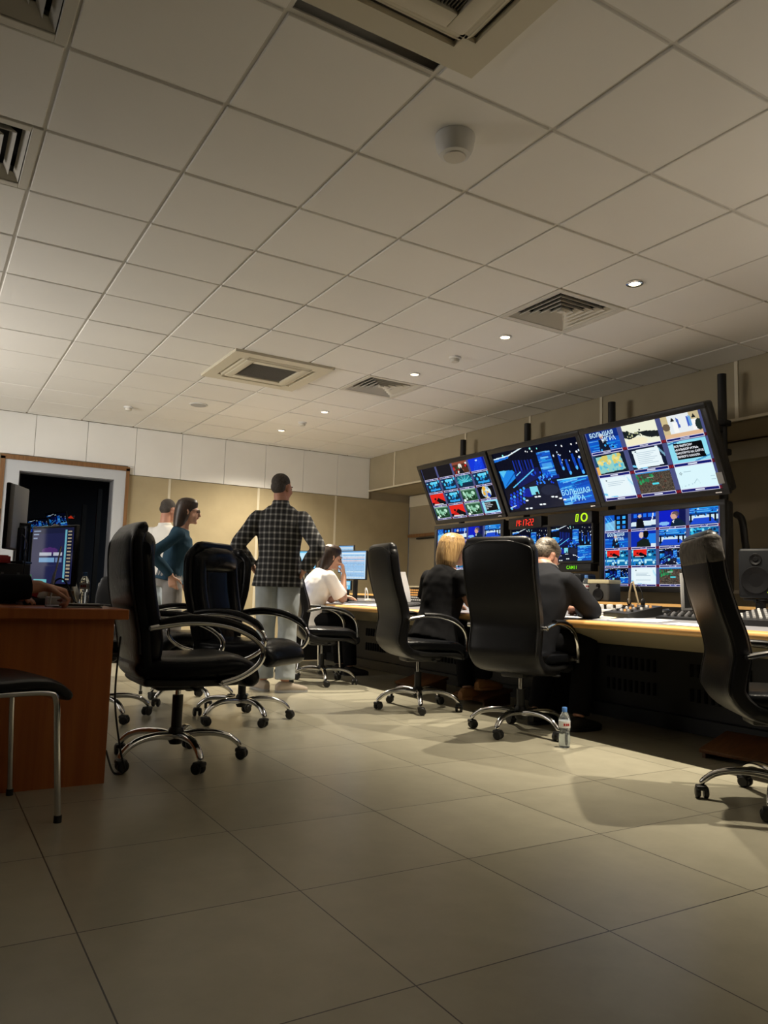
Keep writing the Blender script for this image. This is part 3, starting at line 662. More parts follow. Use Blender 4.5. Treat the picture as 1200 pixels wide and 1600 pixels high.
cv = Cv(216, 122); studio(cv, 0)
upper(5.195, 'wall_monitor', 'large tilted wall monitor in the middle showing one dark blue studio picture', cv,
      [('БОЛЬШАЯ', .82, .80, .068, '9fe2ff', 0, .001, 'CENTER'), ('ИГРА', .82, .905, .068, '9fe2ff', 0, .001, 'CENTER')], EM)
blk = lambda c: c.fill('14141c')
cv = Cv(208, 120); multi(cv, 4, 4, [blk, blk, hall_tile, blue_swirl, cyan_tile, cyan_tile, plant_tile, cyan_tile, red_tile, cyan_tile, map_tile, globe, map_tile, red_tile, map_tile, news_tile])
upper(6.43, 'wall_monitor', 'large tilted wall monitor at upper left with a sixteen picture grid', cv,
      [(s, .79, .80 + .032 * k, .0135, 'e8f0f8', 0, .0003, 'LEFT') for k, s in enumerate(['ВСЕ ВЫПУСКИ', '«БОЛЬШОЙ ИГРЫ»', 'СМОТРИТЕ НА', 'САЙТЕ'])], EM)
G16 = [S(1), S(2), S(3), S(4), S(5), S(6), S(4), S(7), red_studio, red_studio, S(0), S(7), S(0), lambda c: doc_tile(c, False), map_dark, S(7)]
cams = [('CAM%d' % (k + 1), (k % 4 + .48) / 4, (k // 4 + 1) / 4 - .022, .020, '20306c', 0, .0003, 'CENTER') for k in range(16)]
cv = Cv(208, 120); multi(cv, 4, 4, G16)
monitor('wall_monitor', 'upright wall monitor below the nine picture one, behind the right chair back', (4.9, 4.02, 1.255), (0, 0, -PI / 2), 1.19, .675, cv,
        [('БОЛЬШАЯ', .115, .285, .036, 'c8ecff', 0, .0008, 'CENTER'), ('ИГРА', .15, .345, .036, 'c8ecff', 0, .0008, 'CENTER')] + cams, bz=.045, emit=EM)
cv = Cv(208, 120); multi(cv, 4, 4, G16)
monitor('wall_monitor', 'upright wall monitor at lower left, half hidden behind the blond head', (4.9, 6.46, 1.27), (0, 0, -PI / 2), 1.19, .675, cv, cams, bz=.045, emit=EM)
def small_set(Yc, w, label, cv):
    t = monitor('studio_monitor', label, (4.9, Yc, 1.335), (0, 0, -PI / 2), w, .36, cv, bz=.022, depth=.16, emit=EM)
    return t
cv = Cv(128, 72); studio(cv, 0); small_set(5.495, .54, 'small studio monitor under the red clock, left of the pair', cv)
cv = Cv(128, 72); studio(cv, 0); small_set(4.955, .54, 'small studio monitor under the green zero display, right of the pair', cv)
SEG = {'0': 'abcdef', '1': 'bc', '2': 'abged', '4': 'fgbc', '7': 'abc'}
def seg_digit(b, ch, x, z, w, h, t):
    def bar(p, q): b.tube([(p[0], 0, p[1]), (q[0], 0, q[1])], t, n=6)
    k = .12 * h; A = {'a': ((x + k, z + h), (x + w + k, z + h)), 'g': ((x + k / 2, z + h / 2), (x + w + k / 2, z + h / 2)), 'd': ((x, z), (x + w, z)),
         'f': ((x + k / 2, z + h / 2), (x + k, z + h)), 'e': ((x, z), (x + k / 2, z + h / 2)), 'b': ((x + w + k / 2, z + h / 2), (x + w + k, z + h)), 'c': ((x + w, z), (x + w + k / 2, z + h / 2))}
    for s in SEG[ch]: bar(*A[s])
t = thing('digital_clock', 'black box clock with red digits reading 14:17:22', 'clock', (4.88, 5.54, 1.55)); t.rotation_euler = (0, 0, -PI / 2)
b = B(); b.box((0, .04, 0), (.46, .09, .105), bev=.004); obj('case', b, M_case, t)
b = B(); x = -.13
for ch in '14:17:22':
    if ch == ':':
        for z in (-.012, .016): b.box((x + .006, 0, z), (.007, .004, .007))
        x += .020
    else: seg_digit(b, ch, x, -.028, .021, .056, .0026); x += .038
o = obj('digits', b, M_led, t, False); o.location = (0, -.008, 0)
t = thing('counter_display', 'black box display with a green zero and a green ring', 'display', (4.88, 4.955, 1.55)); t.rotation_euler = (0, 0, -PI / 2)
b = B(); b.box((0, .04, 0), (.54, .09, .105), bev=.004); obj('case', b, M_case, t)
b = B(); seg_digit(b, '0', .085, -.030, .024, .060, .0035); o = obj('digit', b, M_ledg, t, False); o.location = (0, -.008, 0)
b = B(); b.tube([(.185 + .033 * math.cos(2 * PI * k / 24), 0, .033 * math.sin(2 * PI * k / 24)) for k in range(25)], .006, n=6); o = obj('ring_light', b, M_ledg, t, False); o.location = (0, -.008, 0)
def tally(Yc, txt, label):
    t = thing('label_display', label, 'display', (4.88, Yc, 1.118)); t.rotation_euler = (0, 0, -PI / 2)
    b = B(); b.box((0, .04, 0), (.52, .09, .065), bev=.004); obj('case', b, M_case, t)
    vs, ts = text_tris(txt, .042, 'CENTER', 0, .0006); b = B(); V = [b.m.verts.new((p[0] + .04, -.008, p[1])) for p in vs]
    for q in ts: b.m.faces.new([V[k] for k in q])
    obj('lettering', b, M_ledd, t, False)
tally(5.495, 'PGM', 'black label strip with green letters, partly hidden by the suited person')
tally(4.955, 'CAM11', 'black label strip with green letters, under the right small monitor')
# posts carrying the monitors
for k, (Y, lab) in enumerate([(3.72, 'black post beside the upper right monitor, nearest the camera'), (4.85, 'black post between the upper right and middle monitors'),
                              (5.99, 'black post rising behind the middle monitor'), (7.10, 'black post behind the upper left monitor, farthest away')]):
    t = thing('monitor_post', lab, 'post', (5.3, Y, 0), 0, None)
    b = B(); b.tube([(0, 0, 0.012), (0, 0, 2.645)], .034, n=16); obj('tube', b, M_blackm, t)
    b = B(); b.box((0, 0, .006), (.22, .22, .012)); obj('foot_plate', b, M_blackm, t)
    b = B()
    for z in (2.25, 2.02, 1.75): b.box((0, 0, z), (.095, .095, .05), bev=.01)
    obj('clamp', b, M_blackm, t)
    b = B(); b.box((-.12, 0, 2.2), (.2, .05, .05), bev=.008); b.box((-.13, 0, 1.26), (.22, .05, .05), bev=.008); obj('arm', b, M_blackm, t)
t = thing('monitor_rail', 'black horizontal rail holding the small studio monitors', 'rail', (5.15, 5.22, 1.42))
b = B(); b.box((0, 0, 0), (.05, 1.4, .06)); b.box((.0, 0, -.25), (.05, 1.4, .05)); obj('bar', b, M_blackm, t, False)
# paper note stuck on the upper right monitor bezel
t = empty('paper_note', (4.76, 3.985, 1.938)); t.rotation_euler = (TILT, 0, -PI / 2); tag(t, 'small pale note stuck on the lower right bezel of the nine picture monitor', 'note'); obj('sheet', sticker, M_lgrey, t, False)

# ============================================================ control desk
DXF = 3.56
t = thing('control_desk', 'long wooden edged control desk with black louvered front under the wall monitors', 'desk', (DXF, 4.3, 0))
YA, YB = 1.2 - 4.3, 8.6 - 4.3
def along(poly, y0=YA, y1=YB):  # poly in (x-DXF, z)
    b = B(); return b.skin([b.ring([(p[0], y0, p[1]) for p in poly]), b.ring([(p[0], y1, p[1]) for p in poly])])
prof = [(.012, .712), (.06, .716), (.06, .672), (.02, .672)]
edge = [(0.0, .690)] + [(.022 - .022 * math.cos(a), .690 + .024 * math.sin(a)) for a in [.3, .6, .9, 1.2, 1.57]] + [(.10, .716), (.10, .666), (.02, .666), (.004, .674)]
obj('wooden_edge', along(edge), M_deskw, t, True, 50)
obj('worktop', along([(.10, .716), (.10, .675), (1.0, .735), (1.0, .775)]), M_desktop, t, False)
obj('rear_shelf', along([(1.0, .70), (1.0, .825), (1.28, .825), (1.28, .70)]), M_panel, t, False)
obj('shelf_edge', along([(.985, .812), (.985, .832), (1.01, .832), (1.01, .812)]), M_deskw, t, False)
obj('apron', along([(.03, .666), (.10, .666), (.40, .60), (.40, .56), (.36, .56)]), M_apron, t, False)
b = along([(.86, .02), (.86, .70), (.90, .70), (.90, .02)]); obj('front_panel', b, M_panel, t, False)
b = along([(.80, .005), (.80, .10), (.86, .10), (.86, .005)]); obj('plinth', b, M_black, t, False)
for r, z in ((0, .40), (1, .24)):
    for g in range(10):
        b = B()
        for k in range(9): b.box((.855, YA + .3 + g * .72 + k * .052, z), (.02, .020, .085), bev=.004, seg=1)
        obj('louver_group', b, M_void, t, False)
for y in (YA + .03, 0.0, YB - .03):
    b = B(); b.box((.62, y, .33), (.5, .04, .64)); obj('support', b, M_panel, t, False)
# ============================================================ office chairs
def shell(b, prof, th, w, sup=5, n=28, endr=.05, fwd=0.0):
    """loft along a side profile of (y, z, half width scale, thickness scale); rounded ends"""
    pts = [Vector((0, p[0] + fwd, p[1])) for p in prof]; m = len(pts); secs = []
    def sec(i, ts, ws, off=0):
        t = (pts[min(i + 1, m - 1)] - pts[max(i - 1, 0)]).normalized(); u = Vector((1, 0, 0)).cross(t)
        ww = prof[i][2] if len(prof[i]) > 2 else 1; tt = prof[i][3] if len(prof[i]) > 3 else 1
        return (pts[i] + t * off, (1, 0, 0), u, w / 2 * ww * ws, th / 2 * tt * ts)
    for f in (0, .3, .6, .85): secs.append(sec(0, max(.25, math.sqrt(f * (2 - f))) , 1 - endr / w * 2 * (1 - math.sqrt(f * (2 - f))), -endr * (1 - f)))
    for i in range(m): secs.append(sec(i, 1, 1))
    for f in (.85, .6, .3, 0): secs.append(sec(m - 1, max(.25, math.sqrt(f * (2 - f))), 1 - endr / w * 2 * (1 - math.sqrt(f * (2 - f))), endr * (1 - f)))
    b.loft(secs, n, sup); return b
def resample(prof, k=5):
    out = []; m = len(prof); d = max(len(p) for p in prof); pr = [tuple(p) + (1,) * (d - len(p)) for p in prof]
    for i in range(m - 1):
        p0, p1, p2, p3 = pr[max(i - 1, 0)], pr[i], pr[i + 1], pr[min(i + 2, m - 1)]
        for j in range(k):
            t = j / k; out.append(tuple(.5 * (2 * b_ + (c - a) * t + (2 * a - 5 * b_ + 4 * c - d_) * t * t + (3 * b_ - a - 3 * c + d_) * t ** 3) for a, b_, c, d_ in zip(p0, p1, p2, p3)))
    out.append(pr[-1]); return out
def star_base(t, rot, r=.315, black=False):
    zc = .075
    for k in range(5):
        b = B(); b.tube([(0, .02, .122), (0, .10, .135), (0, .19, .132), (0, .26, .112), (0, .305, .078), (0, r, .060)], [.026, .024, .021, .019, .017, .013], n=12, res=4, flat=.8)
        lg = obj('leg', b, M_chrome, t); lg.rotation_euler = (0, 0, rot + k * 2 * PI / 5)
        b = B(); b.lathe([(.008, .03), (.011, .04), (.011, .062), (.0, .066)], c=(0, r, 0), n=12)
        cs = obj('caster', b, M_black, lg)
        a = random.uniform(0, 2 * PI); M = Matrix.Translation((0, r, 0)) @ Matrix.Rotation(a, 4, 'Z')
        b = B()
        for s in (-1, 1):
            W = Matrix.Translation((s * .014 - .009 * 1, .0, 0)) ; 
            R = M @ Matrix.Translation((s * .017, .012, .0275)) @ Matrix.Rotation(PI / 2, 4, 'Y')
            b.lathe([(0, -.010), (.021, -.010), (.0268, -.005), (.0268, .005), (.021, .010), (0, .010)], n=22, M=R)
        b.box((0, 0, 0), (.05, .05, .022), bev=.008)
        vs = list(b.m.verts)[-1:]  # hood placed below
        hood = [v for v in b.m.verts if abs(v.co.x) < .0251 and abs(v.co.y) < .0251 and abs(v.co.z) < .0111]
        for v in hood: v.co = M @ Matrix.Translation((0, .006, .046)) @ v.co
        c2 = obj('caster', b, M_black, lg); bpy.data.objects.remove(cs)
    b = B(); b.lathe([(0, .085), (.028, .085), (.036, .10), (.038, .15), (.030, .165), (0, .165)], n=24); obj('hub', b, M_black, t)
SLIM = [(-.315, 1.165, .92), (-.312, 1.12, 1.0), (-.295, 1.00, 1.0), (-.258, .86, 1.0), (-.222, .75, .98), (-.208, .66, .97), (-.222, .575, .97), (-.225, .50, .97), (-.165, .435, .96), (-.06, .41, .95), (.06, .405, .94)]
PLUSH = [(-.275, 1.105, .84), (-.295, 1.06, .97), (-.295, .95, 1.02), (-.280, .82, 1.03), (-.255, .71, 1.0), (-.235, .62, .97), (-.225, .54, .92), (-.21, .46, .86)]
def build_chair(style, label, group=None):
    t = thing('office_chair', label, 'chair', (0, 0, 0), 0, group)
    if style == 'slim':
        b = B(); shell(b, resample(SLIM), .085, .50); bk = obj('backrest', b, M_leather, t)
        b = B()
        b.tube([(-.236 * p[2], p[0] - .034, p[1]) for p in SLIM[8:0:-1]] + [(x * .2, -.352, 1.155 + .03 * (1 - abs(x) ** 3)) for x in (-1, -.5, 0, .5, 1)] + [(.236 * p[2], p[0] - .034, p[1]) for p in SLIM[1:9]], .0055, n=6, res=4)
        obj('piping', b, M_pipe, bk)
        b = B()
        for k, (z0, z1) in enumerate([(.62, .84), (.86, 1.12)]):
            pass
        FP = [(p[0] + .035, p[1], .86) for p in SLIM[1:8]]
        shell(b, resample(FP, 4), .05, .47, sup=4); obj('back_cushion', b, M_leather2, bk)
        b = B(); shell(b, resample([(-.17, .475, .9), (-.05, .478), (.10, .475), (.21, .468), (.265, .43, .97), (.275, .40, .95)], 4), .085, .50, sup=4, endr=.03)
        st = obj('seat', b, M_leather2, t)
        b = B(); shell(b, resample([(-.16, .425, .95), (.0, .415), (.2, .415, .97), (.25, .40, .95)], 4), .04, .49, sup=5, endr=.015); obj('seat_pan', b, M_black, st)
        arm = [(-.20, .665), (-.08, .69), (.05, .685), (.16, .655), (.235, .60), (.265, .53), (.268, .44)]
        for s in (-1, 1):
            b = B(); b.tube([(s * .262, p[0], p[1]) for p in arm], .013, n=10, res=5, flat=1.3, up=(1, 0, 0)); b.tube([(s * .225, .266, .46), (s * .275, .266, .46)], .012); b.tube([(s * .22, -.2, .665), (s * .275, -.2, .665)], .014)
            ar = obj('armrest', b, M_chrome, t)
            b = B(); b.tube([(s * .262, p[0], p[1] + .016) for p in arm[1:5]], [.018, .021, .021, .016], n=10, res=5, flat=.6); obj('arm_pad', b, M_leather, ar)
    else:
        b = B(); shell(b, resample(PLUSH), .075, .52, sup=4); bk = obj('backrest', b, M_leather2, t)
        b = B()
        b.tube([(-.246 * p[2], p[0] - .027, p[1]) for p in PLUSH[6:0:-1]] + [(x * .19, -.29, 1.10 + .028 * (1 - abs(x) ** 2)) for x in (-1, -.5, 0, .5, 1)] + [(.246 * p[2], p[0] - .027, p[1]) for p in PLUSH[1:7]], .0055, n=6, res=4)
        obj('piping', b, M_pipe, bk)
        for s in (-1, 1):
            b = B(); b.tube([(s * .188 * p[2], p[0] + .042, p[1] - .02) for p in PLUSH[1:7]], [.046, .052, .055, .056, .054, .042], n=14, res=5, flat=1.0); obj('side_bolster', b, M_leather2, bk)
        b = B(); b.loft([((x * .235, -.245 - .02 * abs(x) ** 3, 1.035 - .03 * abs(x) ** 4), (0, 1, 0), (0, 0, 1), .062 * (1 - .5 * abs(x) ** 5), .085 * (1 - .45 * abs(x) ** 4)) for x in (-1, -.9, -.7, -.35, 0, .35, .7, .9, 1)], 20, 2.4); obj('headrest_cushion', b, M_leather2, bk)
        b = B(); shell(b, resample([(p[0] + .040, p[1]) for p in PLUSH[2:5]], 4), .06, .27, sup=4, endr=.02); obj('centre_cushion', b, M_leather2, bk)
        b = B(); shell(b, resample([(p[0] + .045, p[1] - .03) for p in PLUSH[4:7]], 4), .075, .27, sup=4, endr=.02); obj('lumbar_cushion', b, M_leather2, bk)
        b = B(); shell(b, resample([(-.22, .47, .86), (-.08, .468, 1), (.08, .47, 1.02), (.20, .475, 1.0), (.275, .45, .95), (.30, .41, .9)], 4), .115, .52, sup=3.4, endr=.04)
        st = obj('seat', b, M_leather2, t)
        b = B(); shell(b, resample([(-.2, .405, .9), (0, .40), (.22, .40, .95)], 4), .045, .46, sup=5, endr=.02); obj('seat_pan', b, M_black, st)
        arm = [(-.23, .660), (-.05, .685), (.12, .672), (.25, .625), (.318, .56), (.30, .49), (.22, .435), (.12, .405)]
        for s in (-1, 1):
            b = B(); b.tube([(s * .292, p[0], p[1]) for p in arm], .0135, n=12, res=6); b.tube([(s * .22, -.225, .66), (s * .292, -.225, .66)], .013); b.tube([(s * .2, .125, .407), (s * .292, .125, .407)], .013)
            ar = obj('armrest', b, M_chrome, t)
            b = B(); b.tube([(s * .292, p[0], p[1] + .022) for p in [(-.19, .668)] + arm[1:4] + [(.30, .58)]], [.018, .025, .025, .024, .014], n=12, res=5, flat=.72); obj('arm_pad', b, M_leather2, ar)
    b = B(); b.tube([(0, 0, .13), (0, 0, .40)], .014, n=16); col = obj('gas_column', b, M_chrome, t)
    b = B(); b.tube([(0, 0, .14), (0, 0, .27 if style == 'slim' else .32)], .026, n=18); obj('column_sleeve', b, M_black, col)
    b = B(); b.box((0, -.01, .375), (.16, .24, .05), bev=.015); b.tube([(.06, .02, .375), (.22, .02, .37)], .006); b.box((.235, .02, .37), (.04, .03, .012), bev=.004); obj('tilt_mechanism', b, M_black, t)
    return t
DEG = math.radians
PROTO = {}
def chair(style, x, y, az, base, label, group='black office chairs'):
    """az: facing direction clockwise from +Y in degrees; base: direction of one leg, same convention"""
    if style not in PROTO:
        t = build_chair(style, label); star_base(t, 0); PROTO[style] = t
        t.location = (x, y, 0); t.rotation_euler = (0, 0, -DEG(az))
    else: t = dup(PROTO[style], (x, y, 0), -DEG(az), label)
    legs = [c for c in t.children if c.name.startswith('leg')]
    for k, l in enumerate(legs): l.rotation_euler = (0, 0, -DEG(base) + DEG(az) + k * 2 * PI / 5)
    t['group'] = group; return t
def az_of(x0, y0, x1, y1): return math.degrees(math.atan2(x1 - x0, y1 - y0))
chair('plush', 1.14, 3.83, 90, az_of(1.14, 3.83, 1.17, 3.50), 'black padded office chair standing right beside the brown desk')
chair('slim', 3.25, 4.86, 100, az_of(3.25, 4.86, 3.09, 4.58), 'black slim office chair the blond person in black sits on')
chair('slim', 3.32, 3.79, 68, az_of(3.32, 3.79, 3.03, 3.67), 'black slim office chair with the suited person, broad back to the camera')
chair('slim', 3.23, 2.02, 130, az_of(3.23, 2.02, 3.02, 2.24), 'black slim office chair cut by the right edge, empty, with worn top').scale = (1, 1, .955)
b = B(); shell(b, resample([(-.316, 1.168, .93), (-.314, 1.12, 1.0), (-.308, 1.085, 1.0)], 4), .094, .512, sup=5, endr=.03)
o = obj('worn_top', b, P('worn_grey_leather', (.10, .09, .08), .8, bump=.5, bscale=40, var=.4, vscale=25), [q for q in bpy.data.objects if q.get('label', '').startswith('black slim office chair cut')][0]); o['label'] = 'worn grey top of the backrest'
chair('plush', 1.86, 4.84, 142, az_of(1.86, 4.84, 1.90, 4.50), 'black padded office chair with its front turned to the camera, blue light on it')
chair('plush', 1.78, 5.70, 262, az_of(1.78, 5.70, 1.47, 5.55), 'black padded office chair behind the front facing one, mostly hidden')
chair('slim', 3.26, 6.49, 105, az_of(3.26, 6.49, 3.157, 6.195), 'black slim empty office chair beside the plaid shirted person')
chair('slim', 1.05, 5.25, 104, 20, 'black slim office chair seen past the brown desk, by the small bottle')

def visitor_chair(x, y, az, label, mat, back=True):
    t = thing('visitor_chair', label, 'chair', (x, y, 0), -DEG(az), None)
    for s in (-1, 1):
        b = B(); b.tube([(s * .235, .235, .01), (s * .225, .215, .30), (s * .22, .205, .43), (s * .22, .17, .458), (s * .22, .05, .462)], .0115, n=10, res=4); obj('leg', b, M_chrome, t)
        b = B(); b.tube([(s * .235, -.27, .01), (s * .225, -.21, .30), (s * .22, -.19, .445), (s * .22, .05, .462)] if not back else [(s * .235, -.27, .01), (s * .225, -.205, .40), (s * .215, -.24, .62), (s * .21, -.30, .86)], .0115, n=10, res=4); obj('leg', b, M_chrome, t)
        for yy in (.235, -.27): b = B(); b.lathe([(0, 0), (.014, 0), (.014, .025), (0, .026)], c=(s * .235, yy, 0), n=12); obj('foot_cap', b, M_black, t)
    b = B(); b.tube([(-.22, .205, .44), (.22, .205, .44)], .010); b.tube([(-.215, -.19, .43), (.215, -.19, .43)], .010); obj('cross_bar', b, M_chrome, t)
    b = B(); shell(b, resample([(-.21, .478, .95), (-.05, .485), (.12, .490), (.20, .478, .98), (.25, .445, .93)], 4), .05, .47, sup=4, endr=.03); obj('seat', b, mat, t)
    if back:
        b = B(); shell(b, resample([(-.305, .88, .9), (-.275, .78), (-.245, .66), (-.228, .56, .95)], 4), .04, .46, sup=4, endr=.04); obj('backrest', b, mat, t)
    return t
visitor_chair(.207, 3.20, 76, 'chrome legged black visitor chair at the left edge in front of the brown desk', M_leather, False)
visitor_chair(3.52, 7.28, 88, 'chrome legged blue visitor chair under the person in white', M_blue)
visitor_chair(1.42, 6.55, 200, 'chrome legged visitor chair behind the padded chairs, only its legs showing', M_leather)
# ============================================================ people
def remesh(b, voxel, smooth=4, fac=.5):
    me = bpy.data.meshes.new('tmp'); bmesh.ops.recalc_face_normals(b.m, faces=b.m.faces); b.m.to_mesh(me); b.m.free()
    o = bpy.data.objects.new('tmp', me); COL.objects.link(o)
    m = o.modifiers.new('r', 'REMESH'); m.mode = 'VOXEL'; m.voxel_size = voxel
    if smooth: k = o.modifiers.new('s', 'SMOOTH'); k.iterations = smooth; k.factor = fac
    dg = bpy.context.evaluated_depsgraph_get(); dg.update(); r = bpy.data.meshes.new_from_object(o.evaluated_get(dg))
    bpy.data.objects.remove(o); bpy.data.meshes.remove(me); return r
def mobj(name, me, mat, parent):
    me.name = name; me.materials.clear(); me.materials.append(mat)
    for p in me.polygons: p.use_smooth = True
    o = bpy.data.objects.new(name, me); COL.objects.link(o); o.parent = parent; return o
V = Vector
def torso_secs(J, infl=0.0, hem=None, top=True, W=1.0, D=1.0):
    rh = (J['hipR'] - J['hipL']).normalized(); rs = (J['shR'] - J['shL']).normalized(); L = []
    pel, wa, ch, nk = J['pelvis'], J['waist'], J['chest'], J['neck']
    up0 = (wa - pel).normalized()
    rows = []
    if hem is not None: rows.append((pel - up0 * hem, rh, .192 * W, .145 * D))
    else: rows.append((pel - up0 * .09, rh, .11 * W, .09 * D))
    rows += [(pel, rh, .168 * W, .122 * D), (pel.lerp(wa, .5), rh.lerp(rs, .25), .158 * W, .115 * D), (wa, rh.lerp(rs, .4), .146 * W, .106 * D), (wa.lerp(ch, .5), rh.lerp(rs, .6), .155 * W, .112 * D), (ch, rs, .170 * W, .118 * D)]
    sm = (J['shL'] + J['shR']) / 2
    rows += [(ch.lerp(sm, .55), rs, .172 * W, .112 * D), (sm.lerp(ch, .10), rs, .165 * W, .090 * D), (sm.lerp(nk, .40), rs, .128 * W, .078 * D), (sm.lerp(nk, .78), rs, .080 * W, .068 * D)]
    if top: rows.append((nk + (nk - sm).normalized() * .01, rs, .062, .060))
    secs = []
    for i, (c, r, a, d) in enumerate(rows):
        t = rows[min(i + 1, len(rows) - 1)][0] - rows[max(i - 1, 0)][0]; t.normalize()
        r = (r - t * r.dot(t)).normalized(); u = t.cross(r)
        secs.append((c, r, u, a + infl, d + infl))
    return secs
def limb(b, pts, rs, n=14, res=5): b.tube(pts, rs, n=n, res=res)
def hand(b, w, d, pn, side, curl=.35, spread=.012, L=.18):
    """w wrist, d direction of the fingers, pn palm normal, side +1 when the thumb lies towards d x pn"""
    d = V(d).normalized(); pn = V(pn); pn = (pn - d * pn.dot(d)).normalized(); s = d.cross(pn) * side; k = L / .18
    w = V(w)
    b.loft([(w - d * .02, s, pn, .024 * k, .019 * k), (w + d * .02 * k, s, pn, .030 * k, .017 * k), (w + d * .06 * k, s, pn, .040 * k, .015 * k), (w + d * .092 * k, s, pn, .041 * k, .013 * k)], 14, 2.4)
    for off, ln, q in ((.031, .070, 1.0), (.0105, .080, .9), (-.0105, .075, 1.0), (-.031, .058, 1.15)):
        p = w + d * .086 * k + s * off * k; a = curl * q; pts = [p]; ang = 0; fd = d + s * off * spread * 30
        fd.normalize()
        for seg in (.46, .32, .24):
            ang += a; dv = fd * math.cos(ang) + pn * math.sin(ang); p = p + dv * (ln * seg * k); pts.append(p)
        b.tube(pts, [.0092 * k, .0088 * k, .0082 * k, .0068 * k], n=8)
    p = w + d * .025 * k + s * .028 * k; t1 = (d * .62 + s * .72 + pn * .25).normalized(); p2 = p + t1 * .045 * k; t2 = (d * .9 + s * .28 + pn * .35).normalized()
    b.tube([p - t1 * .015, p, p2, p2 + t2 * .032 * k, p2 + t2 * .05 * k], [.012 * k, .0125 * k, .0105 * k, .0095 * k, .007 * k], n=8)
def head_frame(c, fwd, up):
    f = V(fwd).normalized(); u = V(up); u = (u - f * u.dot(f)).normalized(); r = f.cross(u)
    return Matrix(((r.x, f.x, u.x, c.x), (r.y, f.y, u.y, c.y), (r.z, f.z, u.z, c.z), (0, 0, 0, 1)))
def head_bm(b, H, k=1.0):
    R = H.to_3x3()
    def e(c, r, M=None): b.ell(H @ (V(c) * k), [q * k for q in r], R if M is None else R @ M)
    e((0, -.018, .038), (.074, .094, .084)); e((0, .030, -.025), (.060, .066, .090)); e((0, .045, -.082), (.040, .045, .032)); e((0, .02, .0), (.068, .075, .075))
    e((0, .088, .018), (.046, .014, .012)); e((0, .084, -.052), (.026, .020, .012)); e((0, .078, -.098), (.020, .020, .016))
    b.tube([H @ (V(p) * k) for p in ((0, .092, .016), (0, .106, -.012), (0, .112, -.026), (0, .094, -.036))], [.008 * k, .011 * k, .015 * k, .010 * k], n=10)
    for s in (-1, 1):
        e((s * .072, -.006, -.012), (.008, .018, .031), Matrix.Rotation(s * -.35, 3, 'Z')); e((s * .077, -.012, .006), (.009, .016, .018), Matrix.Rotation(s * -.4, 3, 'Z')); e((s * .043, .062, -.028), (.022, .018, .024))
HAIR = {
 'short': [((0, -.022, .050), (.078, .096, .082)), ((0, -.055, .0), (.070, .062, .068)), ((.058, -.02, .02), (.024, .055, .05)), ((-.058, -.02, .02), (.024, .055, .05))],
 'crop': [((0, -.024, .046), (.0765, .093, .081)), ((0, -.056, .002), (.069, .058, .062))],
 'wavy': [((0, -.020, .056), (.085, .100, .085)), ((0, -.060, .0), (.078, .064, .075)), ((.05, -.05, .07), (.04, .05, .045)), ((-.05, -.03, .075), (.045, .05, .045)), ((.0, .03, .10), (.055, .05, .035)), ((.02, -.09, .03), (.045, .03, .045)), ((-.03, -.09, -.01), (.045, .03, .045))],
}
HLOFT = {
 'bob': [(.134, .03, .035, -.015), (.122, .060, .070, -.016), (.095, .082, .095, -.020), (.05, .094, .106, -.026), (0, .098, .098, -.038), (-.05, .099, .086, -.050), (-.10, .098, .076, -.056), (-.135, .090, .064, -.056), (-.145, .07, .05, -.056)],
 'long': [(.132, .03, .035, -.012), (.120, .058, .070, -.014), (.094, .078, .096, -.018), (.05, .087, .104, -.024), (0, .088, .092, -.040), (-.05, .087, .080, -.052), (-.11, .085, .066, -.062), (-.16, .080, .054, -.066), (-.19, .06, .04, -.068)],
}
